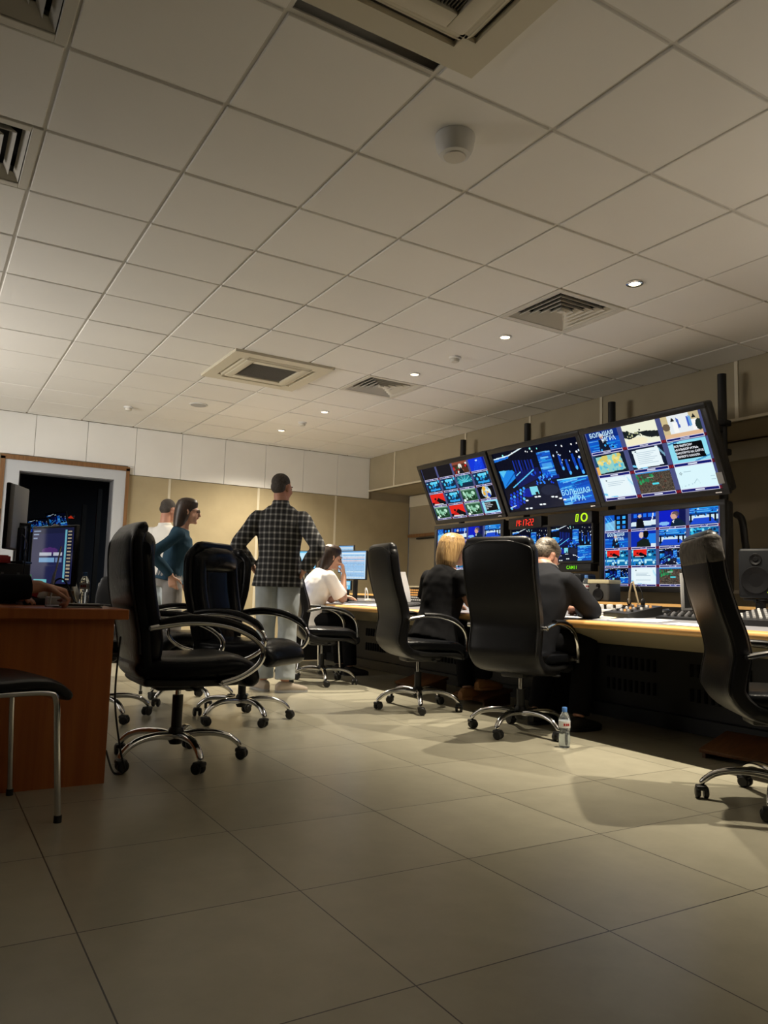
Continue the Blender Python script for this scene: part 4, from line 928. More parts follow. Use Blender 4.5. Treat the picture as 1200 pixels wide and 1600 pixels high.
def person(label, loc, az, J, top, bottom, skin=None, hair='short', hairm=None, shoe=None, W=1.0, D=1.0, headk=1.0, hands=None, glasses=False, extra=None, vox=.0065):
    t = thing('person', label, 'person', (loc[0], loc[1], 0), -DEG(az), None)
    J = {k: V(v) for k, v in J.items()}; skin = skin or M_skin
    hc = J['head']; H = head_frame(hc, J['hfwd'], J.get('hup', V((0, 0, 1))))
    # body: one continuous surface
    b = B(); b.loft(torso_secs(J, 0, None, True, W, D), 20)
    b.tube([J['neck'] - (J['neck'] - J['chest']).normalized() * .05, J['neck'], H @ V((0, -.025, -.06)), H @ V((0, -.015, -.01))], [.066 * W ** .5, .058, .053, .05], n=16, res=4)
    head_bm(b, H, headk)
    for s in 'LR':
        limb(b, [J['sh' + s].lerp(J['chest'], .3), J['sh' + s], J['sh' + s].lerp(J['el' + s], .5), J['el' + s], J['el' + s].lerp(J['wr' + s], .35), J['wr' + s]], [.05, .046 * W, .043 * W, .037, .038, .026])
        hd = (hands or {}).get(s, {})
        d = V(hd.get('d', J['wr' + s] - J['el' + s])); hand(b, J['wr' + s], d, hd.get('pn', (1 if s == 'L' else -1, 0, 0)), hd.get('side', 1), hd.get('curl', .35), L=hd.get('L', .18))
        limb(b, [J['hip' + s], J['hip' + s].lerp(J['kn' + s], .3), J['kn' + s], J['kn' + s].lerp(J['an' + s], .35), J['an' + s]], [.088 * W, .080 * W, .055, .053, .037])
        a = J['an' + s]; td = J.get('toe' + s, a + V((0, .15, -.07))) - a; f = V((td.x, td.y, td.z * .0)).normalized(); r = f.cross(V((0, 0, 1)))
        z0 = a.z - .055
        b.loft([(a - f * .05 + V((0, 0, z0 - a.z)), r, V((0, 0, 1)), .026, .030), (a + V((0, 0, z0 - a.z + .008)), r, V((0, 0, 1)), .034, .040), (a + f * .08 + V((0, 0, z0 - a.z - .004)), r, V((0, 0, 1)), .042, .028), (a + f * .16 + V((0, 0, z0 - a.z - .014)), r, V((0, 0, 1)), .036, .016)], 14)
    mobj('body', remesh(b, vox, 3), skin, t)
    R = H.to_3x3()
    # hair
    b = B()
    if hair in HLOFT: b.loft([(H @ V((0, cy, z)), R @ V((1, 0, 0)), R @ V((0, 1, 0)), rx, ry) for z, rx, ry, cy in HLOFT[hair]], 28, 2.3)
    else:
        for c, r in HAIR[hair]: b.ell(H @ (V(c) * headk), [q * headk for q in r], R)
    mobj('hair', remesh(b, .005, 6), hairm or M_hairb, t)
    for s in (-1, 1):
        b = B(); b.ell(H @ V((s * .031 * headk, .0885 * headk, .004)), (.011, .008, .006), R, 12, 8); obj('eye', b, M_eye, t)
        b = B(); b.tube([H @ V((s * x, y, z)) for x, y, z in ((.016, .100, .022), (.032, .098, .027), (.048, .086, .022))], .0035, n=6, res=3); obj('eyebrow', b, hairm or M_hairb, t)
    b = B(); b.tube([H @ V(p) for p in ((-.022, .096, -.054), (-.008, .104, -.051), (.008, .104, -.051), (.022, .096, -.054))], .0042, n=6, res=3); obj('lips', b, M_lip, t)
    # upper clothing
    b = B(); b.loft(torso_secs(J, top.get('infl', .014), top.get('hem', .1), False, W, D), 22)
    if top.get('collar'): b.tube([J['neck'] - (J['neck'] - J['chest']).normalized() * .05, J['neck'] + (J['neck'] - J['chest']).normalized() * .022], [.085, .070], n=18)
    if top.get('inner'):
        nd = (J['neck'] - J['chest']).normalized(); ib = B(); ib.tube([J['neck'] - nd * .02, J['neck'] + nd * .026], [.070, .066], n=20); obj('shirt_collar', ib, M_gpant, t)
    for s in 'LR':
        sl = top['sleeve']; sh, el, wr = J['sh' + s], J['el' + s], J['wr' + s]; c0 = sh.lerp(J['chest'], .35); g = top.get('infl', .014)
        if sl < 1: pts = [c0, sh, sh.lerp(el, sl * .5), sh.lerp(el, sl)]; rs = [.05, .047 * W + g, .048 * W + g * 1.3, .048 * W + g * 1.6]
        else: e = el.lerp(wr, sl - 1); pts = [c0, sh, sh.lerp(el, .5), el, el.lerp(e, .5), e]; rs = [.05, .046 * W + g, .046 * W + g, .043 + g, .040 + g, .032 + g]
        b.tube(pts, rs, n=16, res=4)
    nm = top['name']; mobj(nm, remesh(b, .010, 4), top['mat'], t)
    # lower clothing
    b = B(); bi = bottom.get('infl', .014); secs = torso_secs(J, bi * .4, None, False, W, D)[:3]
    b.loft(secs, 20); end = bottom.get('end', .97)
    for s in 'LR':
        hp, kn, an = J['hip' + s], J['kn' + s], J['an' + s]; e = kn.lerp(an, end)
        b.tube([hp + (hp - kn).normalized() * .03, hp.lerp(kn, .15), hp.lerp(kn, .55), kn, kn.lerp(e, .5), e], [.080 * W + bi * .4, .084 * W + bi * .6, .072 * W + bi, .060 + bi, .056 + bi * 1.4, bottom.get('hemr', .056) + bi], n=16, res=4)
    mobj(bottom['name'], remesh(b, .010, 4), bottom['mat'], t)
    # shoes
    for s in 'LR':
        a = J['an' + s]; td = J.get('toe' + s, a + V((0, .15, -.07))) - a; f = V((td.x, td.y, 0)).normalized(); r = f.cross(V((0, 0, 1))); tl = V((0, 0, td.z + .07)) * 1.0
        zz = a.z - .09; b = B(); up = V((0, 0, 1))
        def q(dy, z, rx, rz): return (V((a.x, a.y, zz + z)) + f * dy, r, up, rx, rz)
        b.loft([q(-.075, .035, .026, .030), q(-.045, .045, .040, .045), q(.02, .046, .043, .046), q(.09, .036, .049, .034), q(.16, .028, .046, .026), q(.195, .022, .026, .018)], 16, 2.4)
        so = obj('shoe', b, shoe or M_shoed, t)
        b = B(); b.loft([(V((a.x, a.y, zz + z)) + f * .06, r, f, .052, .142) for z in (.001, .020)], 24, 2.6); obj('sole', b, M_lgrey if shoe is M_shoe else (M_shoet if shoe is M_shoet else M_black), so)
    if glasses:
        b = B()
        for s in (-1, 1):
            b.tube([H @ V((s * .034 + .024 * math.cos(q), .106 - .004 * abs(math.cos(q)), .002 + .017 * math.sin(q))) for q in [2 * PI * j / 16 for j in range(17)]], .0026, n=6)
            b.tube([H @ V((s * .057, .100, .008)), H @ V((s * .074, .06, .010)), H @ V((s * .078, -.01, .004))], .0024, n=6)
        b.tube([H @ V((-.010, .108, .006)), H @ V((.010, .108, .006))], .0024, n=6); obj('glasses', b, M_black, t)
    return t
def stand(H=1.78, **k):
    s = H / 1.78
    J = dict(pelvis=(0, 0, .96), waist=(0, .0, 1.10), chest=(0, .0, 1.30), neck=(0, -.02, 1.50), head=(0, .005, 1.665), hfwd=(0, 1, 0), hup=(0, 0, 1),
             shL=(-.18, -.01, 1.415), shR=(.18, -.01, 1.415), elL=(-.25, -.03, 1.15), elR=(.25, -.03, 1.15), wrL=(-.26, .06, .91), wrR=(.26, .06, .91),
             hipL=(-.092, 0, .93), hipR=(.092, 0, .93), knL=(-.10, .02, .51), knR=(.10, .02, .51), anL=(-.11, -.02, .09), anR=(.11, -.02, .09), toeL=(-.13, .13, .02), toeR=(.13, .13, .02))
    J.update(k); out = {}
    for n, v in J.items():
        out[n] = V(v) * s if n not in ('hfwd', 'hup') else V(v)
        if n.startswith('an'): out[n].z = v[2]
    return out
def sit(**k):
    J = dict(pelvis=(0, 0, .56), waist=(0, .02, .70), chest=(0, .05, .90), neck=(0, .06, 1.10), head=(0, .09, 1.26), hfwd=(0, 1, 0), hup=(0, 0, 1),
             shL=(-.175, .05, 1.015), shR=(.175, .05, 1.015), elL=(-.24, .12, .78), elR=(.24, .12, .78), wrL=(-.14, .36, .76), wrR=(.14, .36, .76),
             hipL=(-.09, .0, .545), hipR=(.09, .0, .545), knL=(-.13, .42, .53), knR=(.13, .42, .53), anL=(-.13, .46, .09), anR=(.13, .46, .09), toeL=(-.14, .6, .02), toeR=(.14, .6, .02))
    J.update(k); return {n: V(v) for n, v in J.items()}
PEOPLE = True
if PEOPLE:
    # plaid shirt, hands on hips, back to the camera
    person('person in black and white plaid shirt and pale jeans standing with hands on hips', (2.62, 6.10), 33,
       stand(1.84, elL=(-.33, -.08, 1.17), elR=(.335, -.13, 1.17), wrL=(-.22, .0, 1.00), wrR=(.22, -.08, .975), neck=(0, -.02, 1.54), hfwd=(.45, .9, -.05), anL=(-.09, .03, .09), anR=(.10, -.05, .09), toeL=(-.19, .16, .02), toeR=(.24, .02, .02), knR=(.095, .0, .51), knL=(-.09, .03, .51)),
       dict(name='plaid_shirt', mat=M_plaid, sleeve=1.93, hem=.12, infl=.022, collar=True), dict(name='jeans', mat=M_jean, infl=.020, hemr=.066), skin=M_skinr, hair='crop', hairm=M_hairs, shoe=M_shoe, W=1.06,
       hands={'L': dict(d=(.35, .75, -.5), pn=(.9, 0, .2), side=-1, curl=.4), 'R': dict(d=(-.35, .75, -.5), pn=(-.9, 0, .2), side=1, curl=.4)})
    # woman in teal, hand on hip, face to the right
    person('person with dark hair, glasses and teal sweater standing in profile, hand at hip', (2.06, 7.32), 104,
       stand(1.70, pelvis=(0, -.03, .96), waist=(0, .0, 1.10), chest=(0, .05, 1.30), neck=(0, .07, 1.49), head=(0, .12, 1.645), shL=(-.17, .05, 1.41), shR=(.17, .04, 1.41), hfwd=(.08, 1, -.10), elR=(.27, -.20, 1.19), wrR=(.20, -.02, .99), elL=(-.27, -.02, 1.17), wrL=(-.2, .12, .98)),
       dict(name='teal_sweater', mat=M_teal, sleeve=1.95, hem=.02, infl=.010), dict(name='grey_trousers', mat=M_gpant, infl=.026, hemr=.075), hair='long', hairm=M_hairb, W=.90, glasses=True,
       hands={'R': dict(d=(-.1, .25, -1), pn=(-1, .3, 0), side=1, curl=.3), 'L': dict(d=(.1, .3, -1), pn=(1, 0, 0), side=-1)})
    # man in white polo behind her
    person('person in white polo shirt and light jeans standing with folded arms behind the teal sweater', (2.32, 8.62), 55,
       stand(1.82, elL=(-.25, .02, 1.16), elR=(.25, .02, 1.16), wrL=(.02, .22, 1.17), wrR=(-.02, .24, 1.13), hfwd=(.1, 1, -.25), head=(0, .03, 1.66)),
       dict(name='polo_shirt', mat=M_polo, sleeve=.85, hem=.10, infl=.022, collar=True), dict(name='jeans', mat=M_jean, infl=.018), skin=M_skinr, hair='crop', hairm=M_hairs, shoe=M_shoed, W=1.1, D=1.1,
       hands={'L': dict(d=(1, .1, 0), pn=(0, -1, 0), side=1), 'R': dict(d=(-1, .1, 0), pn=(0, -1, 0), side=-1)})
    # white tee seated, chin on hand
    person('seated person in white tee resting chin on hand at the far end of the desk', (3.40, 7.18), 96,
       sit(waist=(0, .04, .70), chest=(0, .12, .88), neck=(0, .20, 1.06), head=(.0, .27, 1.20), hfwd=(.1, .9, -.25), shL=(-.17, .17, 1.0), shR=(.17, .17, 1.0), elR=(.17, .34, .762), wrR=(.07, .38, 1.03), elL=(-.2, .34, .765), wrL=(-.02, .42, .80)),
       dict(name='white_tee', mat=M_tee, sleeve=.85, hem=.10, infl=.020), dict(name='dark_trousers', mat=M_suitd), hair='long', hairm=M_hairb, W=1.0, D=1.1,
       hands={'R': dict(d=(-.3, -.05, 1), pn=(-.2, -1, 0), side=-1, curl=.6), 'L': dict(d=(.6, 1, -.1), pn=(0, 0, -1), side=1)}, shoe=M_shoed)
    # blond person in black from behind
    person('seated person with blond bob and black tee seen from behind at the desk', (3.43, 4.90), 84,
       sit(waist=(0, .03, .70), chest=(0, .08, .88), neck=(0, .12, 1.06), head=(0, .17, 1.20), hfwd=(.15, 1, -.12), shL=(-.175, .08, .98), shR=(.175, .08, .98), elL=(-.225, .10, .76), elR=(.24, .12, .80), wrL=(-.2, .34, .77), wrR=(.12, .36, .77),
           pelvis=(0, 0, .59), hipL=(-.09, 0, .575), hipR=(.09, 0, .575), knL=(-.13, .40, .55), knR=(.13, .4, .55), anL=(-.02, .36, .12), anR=(.06, .46, .20), toeL=(-.02, .50, .03), toeR=(.06, .61, .14)),
       dict(name='black_tee', mat=M_teeb, sleeve=.75, hem=.10, infl=.024), dict(name='black_trousers', mat=M_suitd), hair='bob', hairm=M_hairl, shoe=M_shoet, W=1.04, D=1.1,
       hands={'L': dict(d=(.2, 1, -.1), pn=(0, 0, -1), side=1), 'R': dict(d=(-.2, 1, -.1), pn=(0, 0, -1), side=-1)})
    # suited man hunched over the desk
    person('seated person in charcoal suit hunched over the desk, grey wavy hair', (3.43, 3.84), 80,
       sit(pelvis=(0, 0, .58), hipL=(-.09, 0, .565), hipR=(.09, 0, .565), waist=(.03, .03, .70), chest=(.04, .10, .88), neck=(.00, .20, 1.03), head=(-.09, .29, 1.125), hfwd=(.15, .75, -.66), hup=(0, .66, .75), shL=(-.19, .13, .965), shR=(.20, .12, .955), elR=(.29, .27, .775), wrR=(.10, .44, .785), elL=(-.26, .32, .785), wrL=(-.05, .46, .785),
           knL=(-.12, .40, .55), knR=(.18, .38, .55), anL=(-.12, .25, .09), anR=(.20, .26, .09), toeL=(-.12, .4, .02), toeR=(.22, .4, .02)),
       dict(name='suit_jacket', mat=M_suit, sleeve=1.92, hem=.12, infl=.024, collar=True, inner=True), dict(name='suit_trousers', mat=M_suitd), skin=M_skinr, hair='wavy', hairm=M_hairg, W=1.05, D=1.1,
       hands={'R': dict(d=(-1, .5, -.1), pn=(0, 0, -1), side=-1), 'L': dict(d=(1, .5, -.1), pn=(0, 0, -1), side=1)})
    # person at the brown desk: only the forearm reaches into the frame
    person('person in dark knit sleeve whose forearm rests on the brown desk at the left edge', (-.20, 3.80), 90,
       sit(wrR=(.225, .65, .835), elR=(.235, .38, .815), shR=(.18, .20, 1.01), shL=(-.18, .16, 1.02), neck=(0, .18, 1.08), chest=(0, .10, .9), head=(0, .24, 1.23), wrL=(-.12, .52, .79), elL=(-.24, .32, .8), anL=(-.13, .3, .09), anR=(.13, .3, .09), toeL=(-.14, .45, .02), toeR=(.14, .45, .02)),
       dict(name='dark_sweater', mat=M_suitd, sleeve=1.85, hem=.1, infl=.02), dict(name='dark_trousers', mat=M_suitd), hair='short', hairm=M_hairb, skin=M_skinr,
       hands={'R': dict(d=(-.02, 1, -.22), pn=(0, 0, -1), side=-1, curl=.95, L=.195), 'L': dict(d=(.3, 1, 0), pn=(0, 0, -1), side=1)})
# ============================================================ brown desk at left and what stands on it
t = thing('brown_desk', 'reddish brown laminate desk at left with a full front panel', 'desk', (0, 3.9, 0))
b = B(); b.box((.335, .0, .7225), (.93, .84, .045), bev=.004, seg=1); obj('desktop', b, M_brownd, t, False)
b = B(); b.box((.335, -.36, .35), (.83, .022, .70)); obj('front_panel', b, M_brownd, t, False)
for x in (.735,): b = B(); b.box((x, .03, .35), (.024, .74, .70)); obj('side_panel', b, M_brownd, t, False)
def on(x, y, z=.745): return (x, y, z)
ZD = .745
t = thing('desk_monitor', 'monitor glowing dark blue with a sign-in box on the brown desk', 'monitor', (.555, 4.13, .985), DEG(-52))
monp = t
cv = Cv(90, 84); pc_login(cv)
b = B(); b.box((0, .012, 0), (.38, .025, .30), bev=.006); obj('housing', b, M_case, t)
screen_mesh('screen', .355, .275, cv, t, (), y=-.002, emit=.55)
b = B(); b.box((0, .05, -.11), (.06, .05, .25), bev=.01); obj('stand_neck', b, M_case, t)
b = B(); b.box((0, .05, -.233), (.16, .14, .012), bev=.004); obj('stand_base', b, M_case, t)
t.rotation_euler = (0, 0, DEG(-66))
t = thing('desk_monitor', 'tall monitor turned away at left, pale grey back showing', 'monitor', (.375, 4.16, 1.165), DEG(-24))
b = B(); b.box((0, 0, 0), (.02, .22, .32), bev=.006); obj('bezel', b, M_case, t)
b = B(); b.box((.016, .0, 0), (.03, .21, .31), bev=.01); obj('rear_cover', b, P('monitor_back_grey', (.42, .45, .50), .5), t)
b = B(); b.box((.04, .0, -.135), (.02, .06, .17), bev=.006); b.box((.02, 0, -.2195), (.12, .14, .010), bev=.004); obj('stand', b, M_black, t)
cv = Cv(20, 40); pc_blue(cv); sc = screen_mesh('screen', .20, .30, cv, t, (), 0, .8); sc.rotation_euler = (0, 0, -PI / 2); sc.location = (-.0115, 0, 0)
t = thing('desk_monitor', 'monitor at the left edge, only its blue lit rim in view', 'monitor', (.275, 4.02, 1.085), DEG(8))
b = B(); b.box((-.2, .015, 0), (.46, .03, .22), bev=.006); obj('housing', b, M_case, t)
cv = Cv(60, 40); pc_blue(cv); sc = screen_mesh('screen', .43, .19, cv, t, (), 0, .8); sc.location = (-.2, -.003, 0)
b = B(); b.box((-.2, .05, -.16), (.06, .04, .32)); b.box((-.2, .05, -.333), (.2, .10, .012)); obj('stand', b, M_black, t)
t = thing('equipment_rack', 'low black equipment box under the monitors on the brown desk', 'equipment box', (.255, 4.15, ZD))
b = B(); b.box((0, 0, .097), (.40, .16, .19), bev=.006); obj('case', b, M_black, t)
b = B()
for k in range(4): b.box((-.06 + .07 * k, -.082, .14), (.012, .008, .02)); b.box((-.08 + .07 * k, -.082, .06), (.010, .008, .014))
obj('switch', b, M_grey, t)
t = thing('red_box', 'flat red box lying on the black equipment box', 'box', (.255, 4.11, ZD + .1935))
b = B(); b.box((0, 0, .016), (.22, .13, .032), bev=.004); obj('body', b, M_redp, t)
b = B(); b.box((0, 0, .0345), (.20, .11, .005), bev=.001); obj('lid', b, M_redp, t)
t = thing('black_dock', 'upright black stand with a cable left of the blue sign-in monitor', 'stand', (.438, 4.16, ZD + .1935))
b = B(); b.box((-.035, .02, .10), (.012, .08, .20), bev=.004); b.box((.01, .02, .10), (.010, .08, .20), bev=.004); b.box((-.012, .02, .195), (.055, .08, .012), bev=.003); obj('frame', b, M_black, t)
b = B(); b.tube([(-.03, -.03, .15), (-.015, -.05, .13), (.0, -.04, .09), (-.01, -.03, .04)], .003, res=5, n=6); obj('cable', b, M_grey, t)
# clutter at the right end of the brown desk
def sheets(name, label, x, y, z, w, d, rz, mat, n=1, cat='paper', group=None, tilt=0):
    t = empty(name, (x, y, z), rz); t.rotation_euler = (0, tilt, rz); tag(t, label, cat, group)
    for k in range(n):
        b = B(); b.box((random.uniform(-.004, .004), random.uniform(-.004, .004), .0012 + k * .0024), (w, d, .002), rot=(0, 0, random.uniform(-.05, .05))); obj('sheet', b, mat, t, False)
    return t
sheets('papers', 'grey papers at the right end of the brown desk', .60, 3.68, ZD + .0005, .21, .15, .1, M_lgrey, 3)
t = thing('black_folder', 'thin black folder lying on the papers of the brown desk', 'folder', (.64, 3.66, ZD + .0085)); b = B(); b.box((0, 0, .004), (.15, .11, .007), bev=.002); obj('cover', b, M_black, t); b = B(); b.box((0, -.004, .0085), (.14, .10, .002)); obj('sheet', b, M_lgrey, t)
t = thing('white_box', 'small white carton behind the papers on the brown desk', 'box', (.56, 3.86, ZD)); b = B(); b.box((0, 0, .02), (.10, .08, .04), bev=.002); obj('body', b, M_lgrey, t); b = B(); b.box((0, 0, .041), (.10, .08, .003)); obj('lid', b, M_whitep, t)
t = thing('brown_box', 'small brown carton standing behind the white one', 'box', (.585, 3.98, ZD)); b = B(); b.box((0, 0, .035), (.11, .08, .07), bev=.002); obj('body', b, P('kraft_card', (.28, .17, .09), .8), t); b = B(); b.box((0, 0, .0715), (.11, .03, .003)); obj('tape', b, M_lgrey, t)
t = thing('red_white_pack', 'red and white packet leaning in front of the sign-in monitor', 'packet', (.475, 4.00, ZD), .3)
b = B(); b.box((0, 0, .06), (.10, .05, .05), rot=(0, .35, 0), bev=.006); obj('body', b, M_redp, t); b = B(); b.box((.035, -.004, .045), (.06, .052, .04), rot=(0, .35, 0), bev=.004); obj('label', b, M_whitep, t); b = B(); b.box((0, 0, .016), (.12, .07, .032), bev=.004); obj('tray', b, M_black, t)
t = thing('antenna_stick', 'thin upright grey rod on the brown desk', 'rod', (.505, 3.72, ZD)); b = B(); b.tube([(0, 0, .004), (.014, 0, .14), (.032, 0, .27)], .0035, n=8); obj('rod', b, M_lgrey, t); b = B(); b.lathe([(0, 0), (.018, 0), (.018, .006), (0, .007)], n=16); obj('foot', b, M_grey, t)
t = thing('antenna_stick', 'thin black rod standing in front of the sign-in monitor screen', 'rod', (.415, 3.98, ZD)); b = B(); b.tube([(0, 0, .004), (.002, 0, .12), (.008, 0, .262)], .003, n=8); obj('rod', b, M_black, t); b = B(); b.lathe([(0, 0), (.022, 0), (.02, .012), (0, .014)], n=16); obj('foot', b, M_lgrey, t)
t = tag(obj('cable_bundle', B().tube([(.53, 3.9, ZD + .006), (.56, 4.0, ZD + .11), (.60, 3.98, ZD + .12), (.635, 3.9, ZD + .03), (.66, 3.84, ZD + .006)], .0045, n=8, res=6), M_black), 'black looping cable on the brown desk beside the bottle', 'cable')
t = tag(obj('cable_bundle', B().tube([(.55, 4.08, ZD + .006), (.565, 4.08, ZD + .15), (.60, 4.07, ZD + .17), (.63, 4.05, ZD + .10), (.62, 4.05, ZD + .006)], .004, n=8, res=6), M_lgrey), 'pale looping cable behind the cartons on the brown desk', 'cable')
t = thing('white_adapter', 'small white adapter block standing behind the cartons', 'adapter', (.60, 4.16, ZD)); b = B(); b.box((0, 0, .05), (.05, .03, .1), bev=.006); obj('body', b, M_whitep, t); b = B(); b.box((0, -.018, .055), (.03, .006, .02)); obj('socket', b, M_lgrey, t)
def bottle(x, y, z, s, label, water=True, labelm=None):
    t = thing('water_bottle', label, 'bottle', (x, y, z)); b = B()
    b.lathe([(0, .004 * s), (.024 * s, .0), (.031 * s, .006 * s), (.0325 * s, .03 * s), (.0325 * s, .062 * s), (.0285 * s, .085 * s), (.0325 * s, .108 * s), (.0325 * s, .150 * s), (.030 * s, .165 * s), (.018 * s, .192 * s), (.0125 * s, .200 * s), (.0125 * s, .212 * s), (0, .213 * s)], n=28)
    for r in (): pass
    obj('shell', b, M_pet, t)
    b = B(); b.lathe([(0, .006 * s), (.030 * s, .008 * s), (.0315 * s, .03 * s), (.0315 * s, .062 * s), (.0275 * s, .085 * s), (.0285 * s, .092 * s), (0, .0925 * s)], n=24); obj('water', b, M_water, t)
    b = B(); b.lathe([(0, .200 * s), (.0145 * s, .200 * s), (.0148 * s, .222 * s), (.0125 * s, .226 * s), (0, .226 * s)], n=24); obj('cap', b, M_cap, t)
    b = B(); b.lathe([(.0329 * s, .112 * s), (.0332 * s, .112 * s), (.0332 * s, .150 * s), (.0329 * s, .150 * s)], n=28); lb = obj('label', b, labelm or P('bottle_label_white', (.78, .80, .82), .6), t)
    b = B(); 
    for a in (-2.35, -1.95, -1.6): b.box((.0334 * s * math.cos(a), .0334 * s * math.sin(a), .131 * s), (.001, .010 * s, .014 * s), rot=(0, 0, a))
    obj('print', b, M_redp, lb, False)
    return t
bottle(3.245, 3.325, 0, 1.0, 'clear water bottle with blue cap standing on the floor beside the caster')
bottle(.70, 4.02, ZD, .72, 'small clear water bottle standing on the brown desk')
t = tag(obj('floor_cable', B().tube([(.80, 3.62, .62), (.795, 3.63, .35), (.83, 3.62, .12), (.86, 3.64, .02), (.82, 3.68, .008), (.79, 3.72, .10)], .0045, n=8, res=6), M_black), 'thin black cable hanging beside the brown desk down to the floor', 'cable')

# ============================================================ things on the control desk
def dz(x): return .716 + max(0, (x - DXF - .10)) / .90 * .059
SL = -math.atan(.059 / .90)
def deskthing(name, label, cat, x, y, rz=0, group=None, lift=.001):
    t = thing(name, label, cat, (x, y, dz(x) + lift)); t.rotation_euler = (Matrix.Rotation(SL, 3, 'Y') @ Matrix.Rotation(rz, 3, 'Z')).to_euler(); tag(t, None, None, group); return t
def dsheet(label, x, y, w, d, rz, mat=None, n=1, group=None, lift=.001, name='paper_sheet'):
    t = deskthing(name, label, 'paper', x, y, rz, group, lift)
    for k in range(n): b = B(); b.box((0, 0, .001 + .0022 * k), (w, d, .002), rot=(0, 0, .03 * k)); obj('sheet', b, mat or M_paper, t, False)
    return t
dsheet('white paper sheet on the grey desktop left of the right chair back', 3.84, 3.28, .21, .34, .15)
dsheet('white paper sheet at the desk edge against the right chair back', 3.74, 2.86, .13, .26, -.1)
dsheet('cream paper sheet beside the suited elbow', 3.92, 3.66, .20, .22, .3, M_paperb)
dsheet('white paper note in front of the intercom panel', 3.76, 3.52, .08, .10, .2)
dsheet('cream slip of paper in front of the intercom panel', 3.79, 3.41, .05, .10, .1, M_paperb)
dsheet('pale papers under the suited arms', 3.72, 3.78, .18, .26, .1, M_paper, 3)
dsheet('pale papers at the far desk end in front of the bright monitor', 3.80, 6.45, .24, .8, .05, M_paper, 3)
dsheet('cream papers piled near the white tee elbow', 3.98, 6.75, .22, .34, .4, M_paperb, 4)
dsheet('white paper beside the blond person', 3.74, 5.28, .18, .22, 0)
def panel_box(label, x, y, w, d, h, rz, nx, ny, knobm, name='intercom_panel', cat='control panel'):
    t = deskthing(name, label, cat, x, y, rz)
    b = B(); b.skin([b.ring([(-w / 2, -d / 2, 0), (w / 2, -d / 2, 0), (w / 2, d / 2, 0), (-w / 2, d / 2, 0)]), b.ring([(-w / 2, -d / 2, h * .45), (w / 2, -d / 2, h * .45), (w / 2, d / 2, h), (-w / 2, d / 2, h)])]); obj('case', b, M_black, t, False)
    for j in range(ny):
        for i in range(nx):
            v = (j + .5) / ny; b = B(); b.lathe([(.008, 0), (.008, .012), (.006, .016), (0, .016)], c=((i + .5) / nx * w * .86 - w * .43, (v - .5) * d * .8, h * (.45 + .55 * (.1 + .8 * v)) - .002), n=12); obj('key', b, knobm[(i + j) % len(knobm)], t)
    return t
# local y must point to +X (away from the operator): rotate by -90 degrees
RZ = -PI / 2
panel_box('black intercom panel with lit keys and tall microphone on the desk', 4.05, 3.53, .28, .26, .07, RZ - .25, 6, 3, [M_lgrey, M_black, M_whitep, M_amber])
panel_box('black keyboard like panel left of the right chair back', 4.12, 3.13, .36, .22, .03, RZ, 12, 4, [M_grey, M_black], 'keyboard', 'keyboard')
panel_box('black panel of grey faders on the desk right of the chair back', 4.05, 2.55, .40, .34, .07, RZ, 9, 5, [M_lgrey, M_whitep, M_lgrey], 'audio_mixer', 'mixer')
panel_box('black keyboard at the far desk end before the bright monitor', 3.92, 6.10, .40, .15, .022, RZ, 14, 4, [M_grey], 'keyboard', 'keyboard')
t = deskthing('white_card', 'white card standing upright on the desk behind the slim chair back', 'card', 4.0, 6.31, RZ + .5)
b = B(); b.prism([(-.10, 0), (.085, 0), (.10, .03), (.095, .12), (.05, .31), (-.10, .31)], .004, Matrix.Translation((0, .02, .005)) @ Matrix.Rotation(PI / 2, 4, 'X')); obj('sheet', b, M_paper, t, False)
b = B(); b.box((-.02, .03, .004), (.12, .06, .008)); obj('foot', b, M_whitep, t, False)
# lit button panel left of the blond person
t = deskthing('button_panel', 'black panel with rows of amber lit keys beside the blond person', 'control panel', 4.30, 6.35, RZ)
b = B(); b.box((0, .03, .075), (.52, .05, .15), rot=(-.15, 0, 0), bev=.004); obj('case', b, M_black, t)
b = B(); b.box((0, .022, .158), (.52, .06, .012), bev=.003); obj('top_rim', b, M_apron, t)
for j in range(5):
    for i in range(14): b = B(); b.box((-.24 + .037 * i + .009 * (j % 2), -.016 + .004 * j, .03 + .024 * j), (.020, .008, .013), rot=(-.15, 0, 0)); obj('key', b, M_amber if j > 1 else M_lgrey, t, False)
def gooseneck(label, x, y, pts, cup=True):
    t = deskthing('gooseneck_microphone', label, 'microphone', x, y, RZ)
    b = B(); b.lathe([(0, 0), (.03, 0), (.028, .014), (.008, .02), (0, .02)], n=20); obj('base', b, M_black, t)
    b = B(); b.tube([(0, 0, .018)] + pts, .0035, n=8, res=6); obj('neck', b, M_black, t)
    p, q = V(pts[-2]), V(pts[-1]); d = (q - p).normalized(); b = B(); b.tube([q - d * .005, q + d * .012, q + d * .04, q + d * .05], [.006, .009, .009, .005], n=12); obj('capsule', b, M_black, t)
gooseneck('black gooseneck microphone in front of the bright far monitor', 4.0, 6.72, [(0, .02, .10), (-.02, .02, .18), (-.10, 0, .26)])
t = deskthing('headset', 'headset with thin band standing upright on the intercom panel', 'headset', 4.12, 3.56, RZ, None, .062)
b = B(); b.tube([(-.058, 0, .03), (-.055, 0, .10), (-.028, 0, .135), (.02, 0, .14), (.05, 0, .10), (.058, 0, .03)], .003, n=8, res=5); obj('band', b, M_black, t)
for s in (-1, 1): b = B(); b.ell((s * .058, 0, .03), (.010, .020, .026)); obj('ear_cup', b, M_black, t)
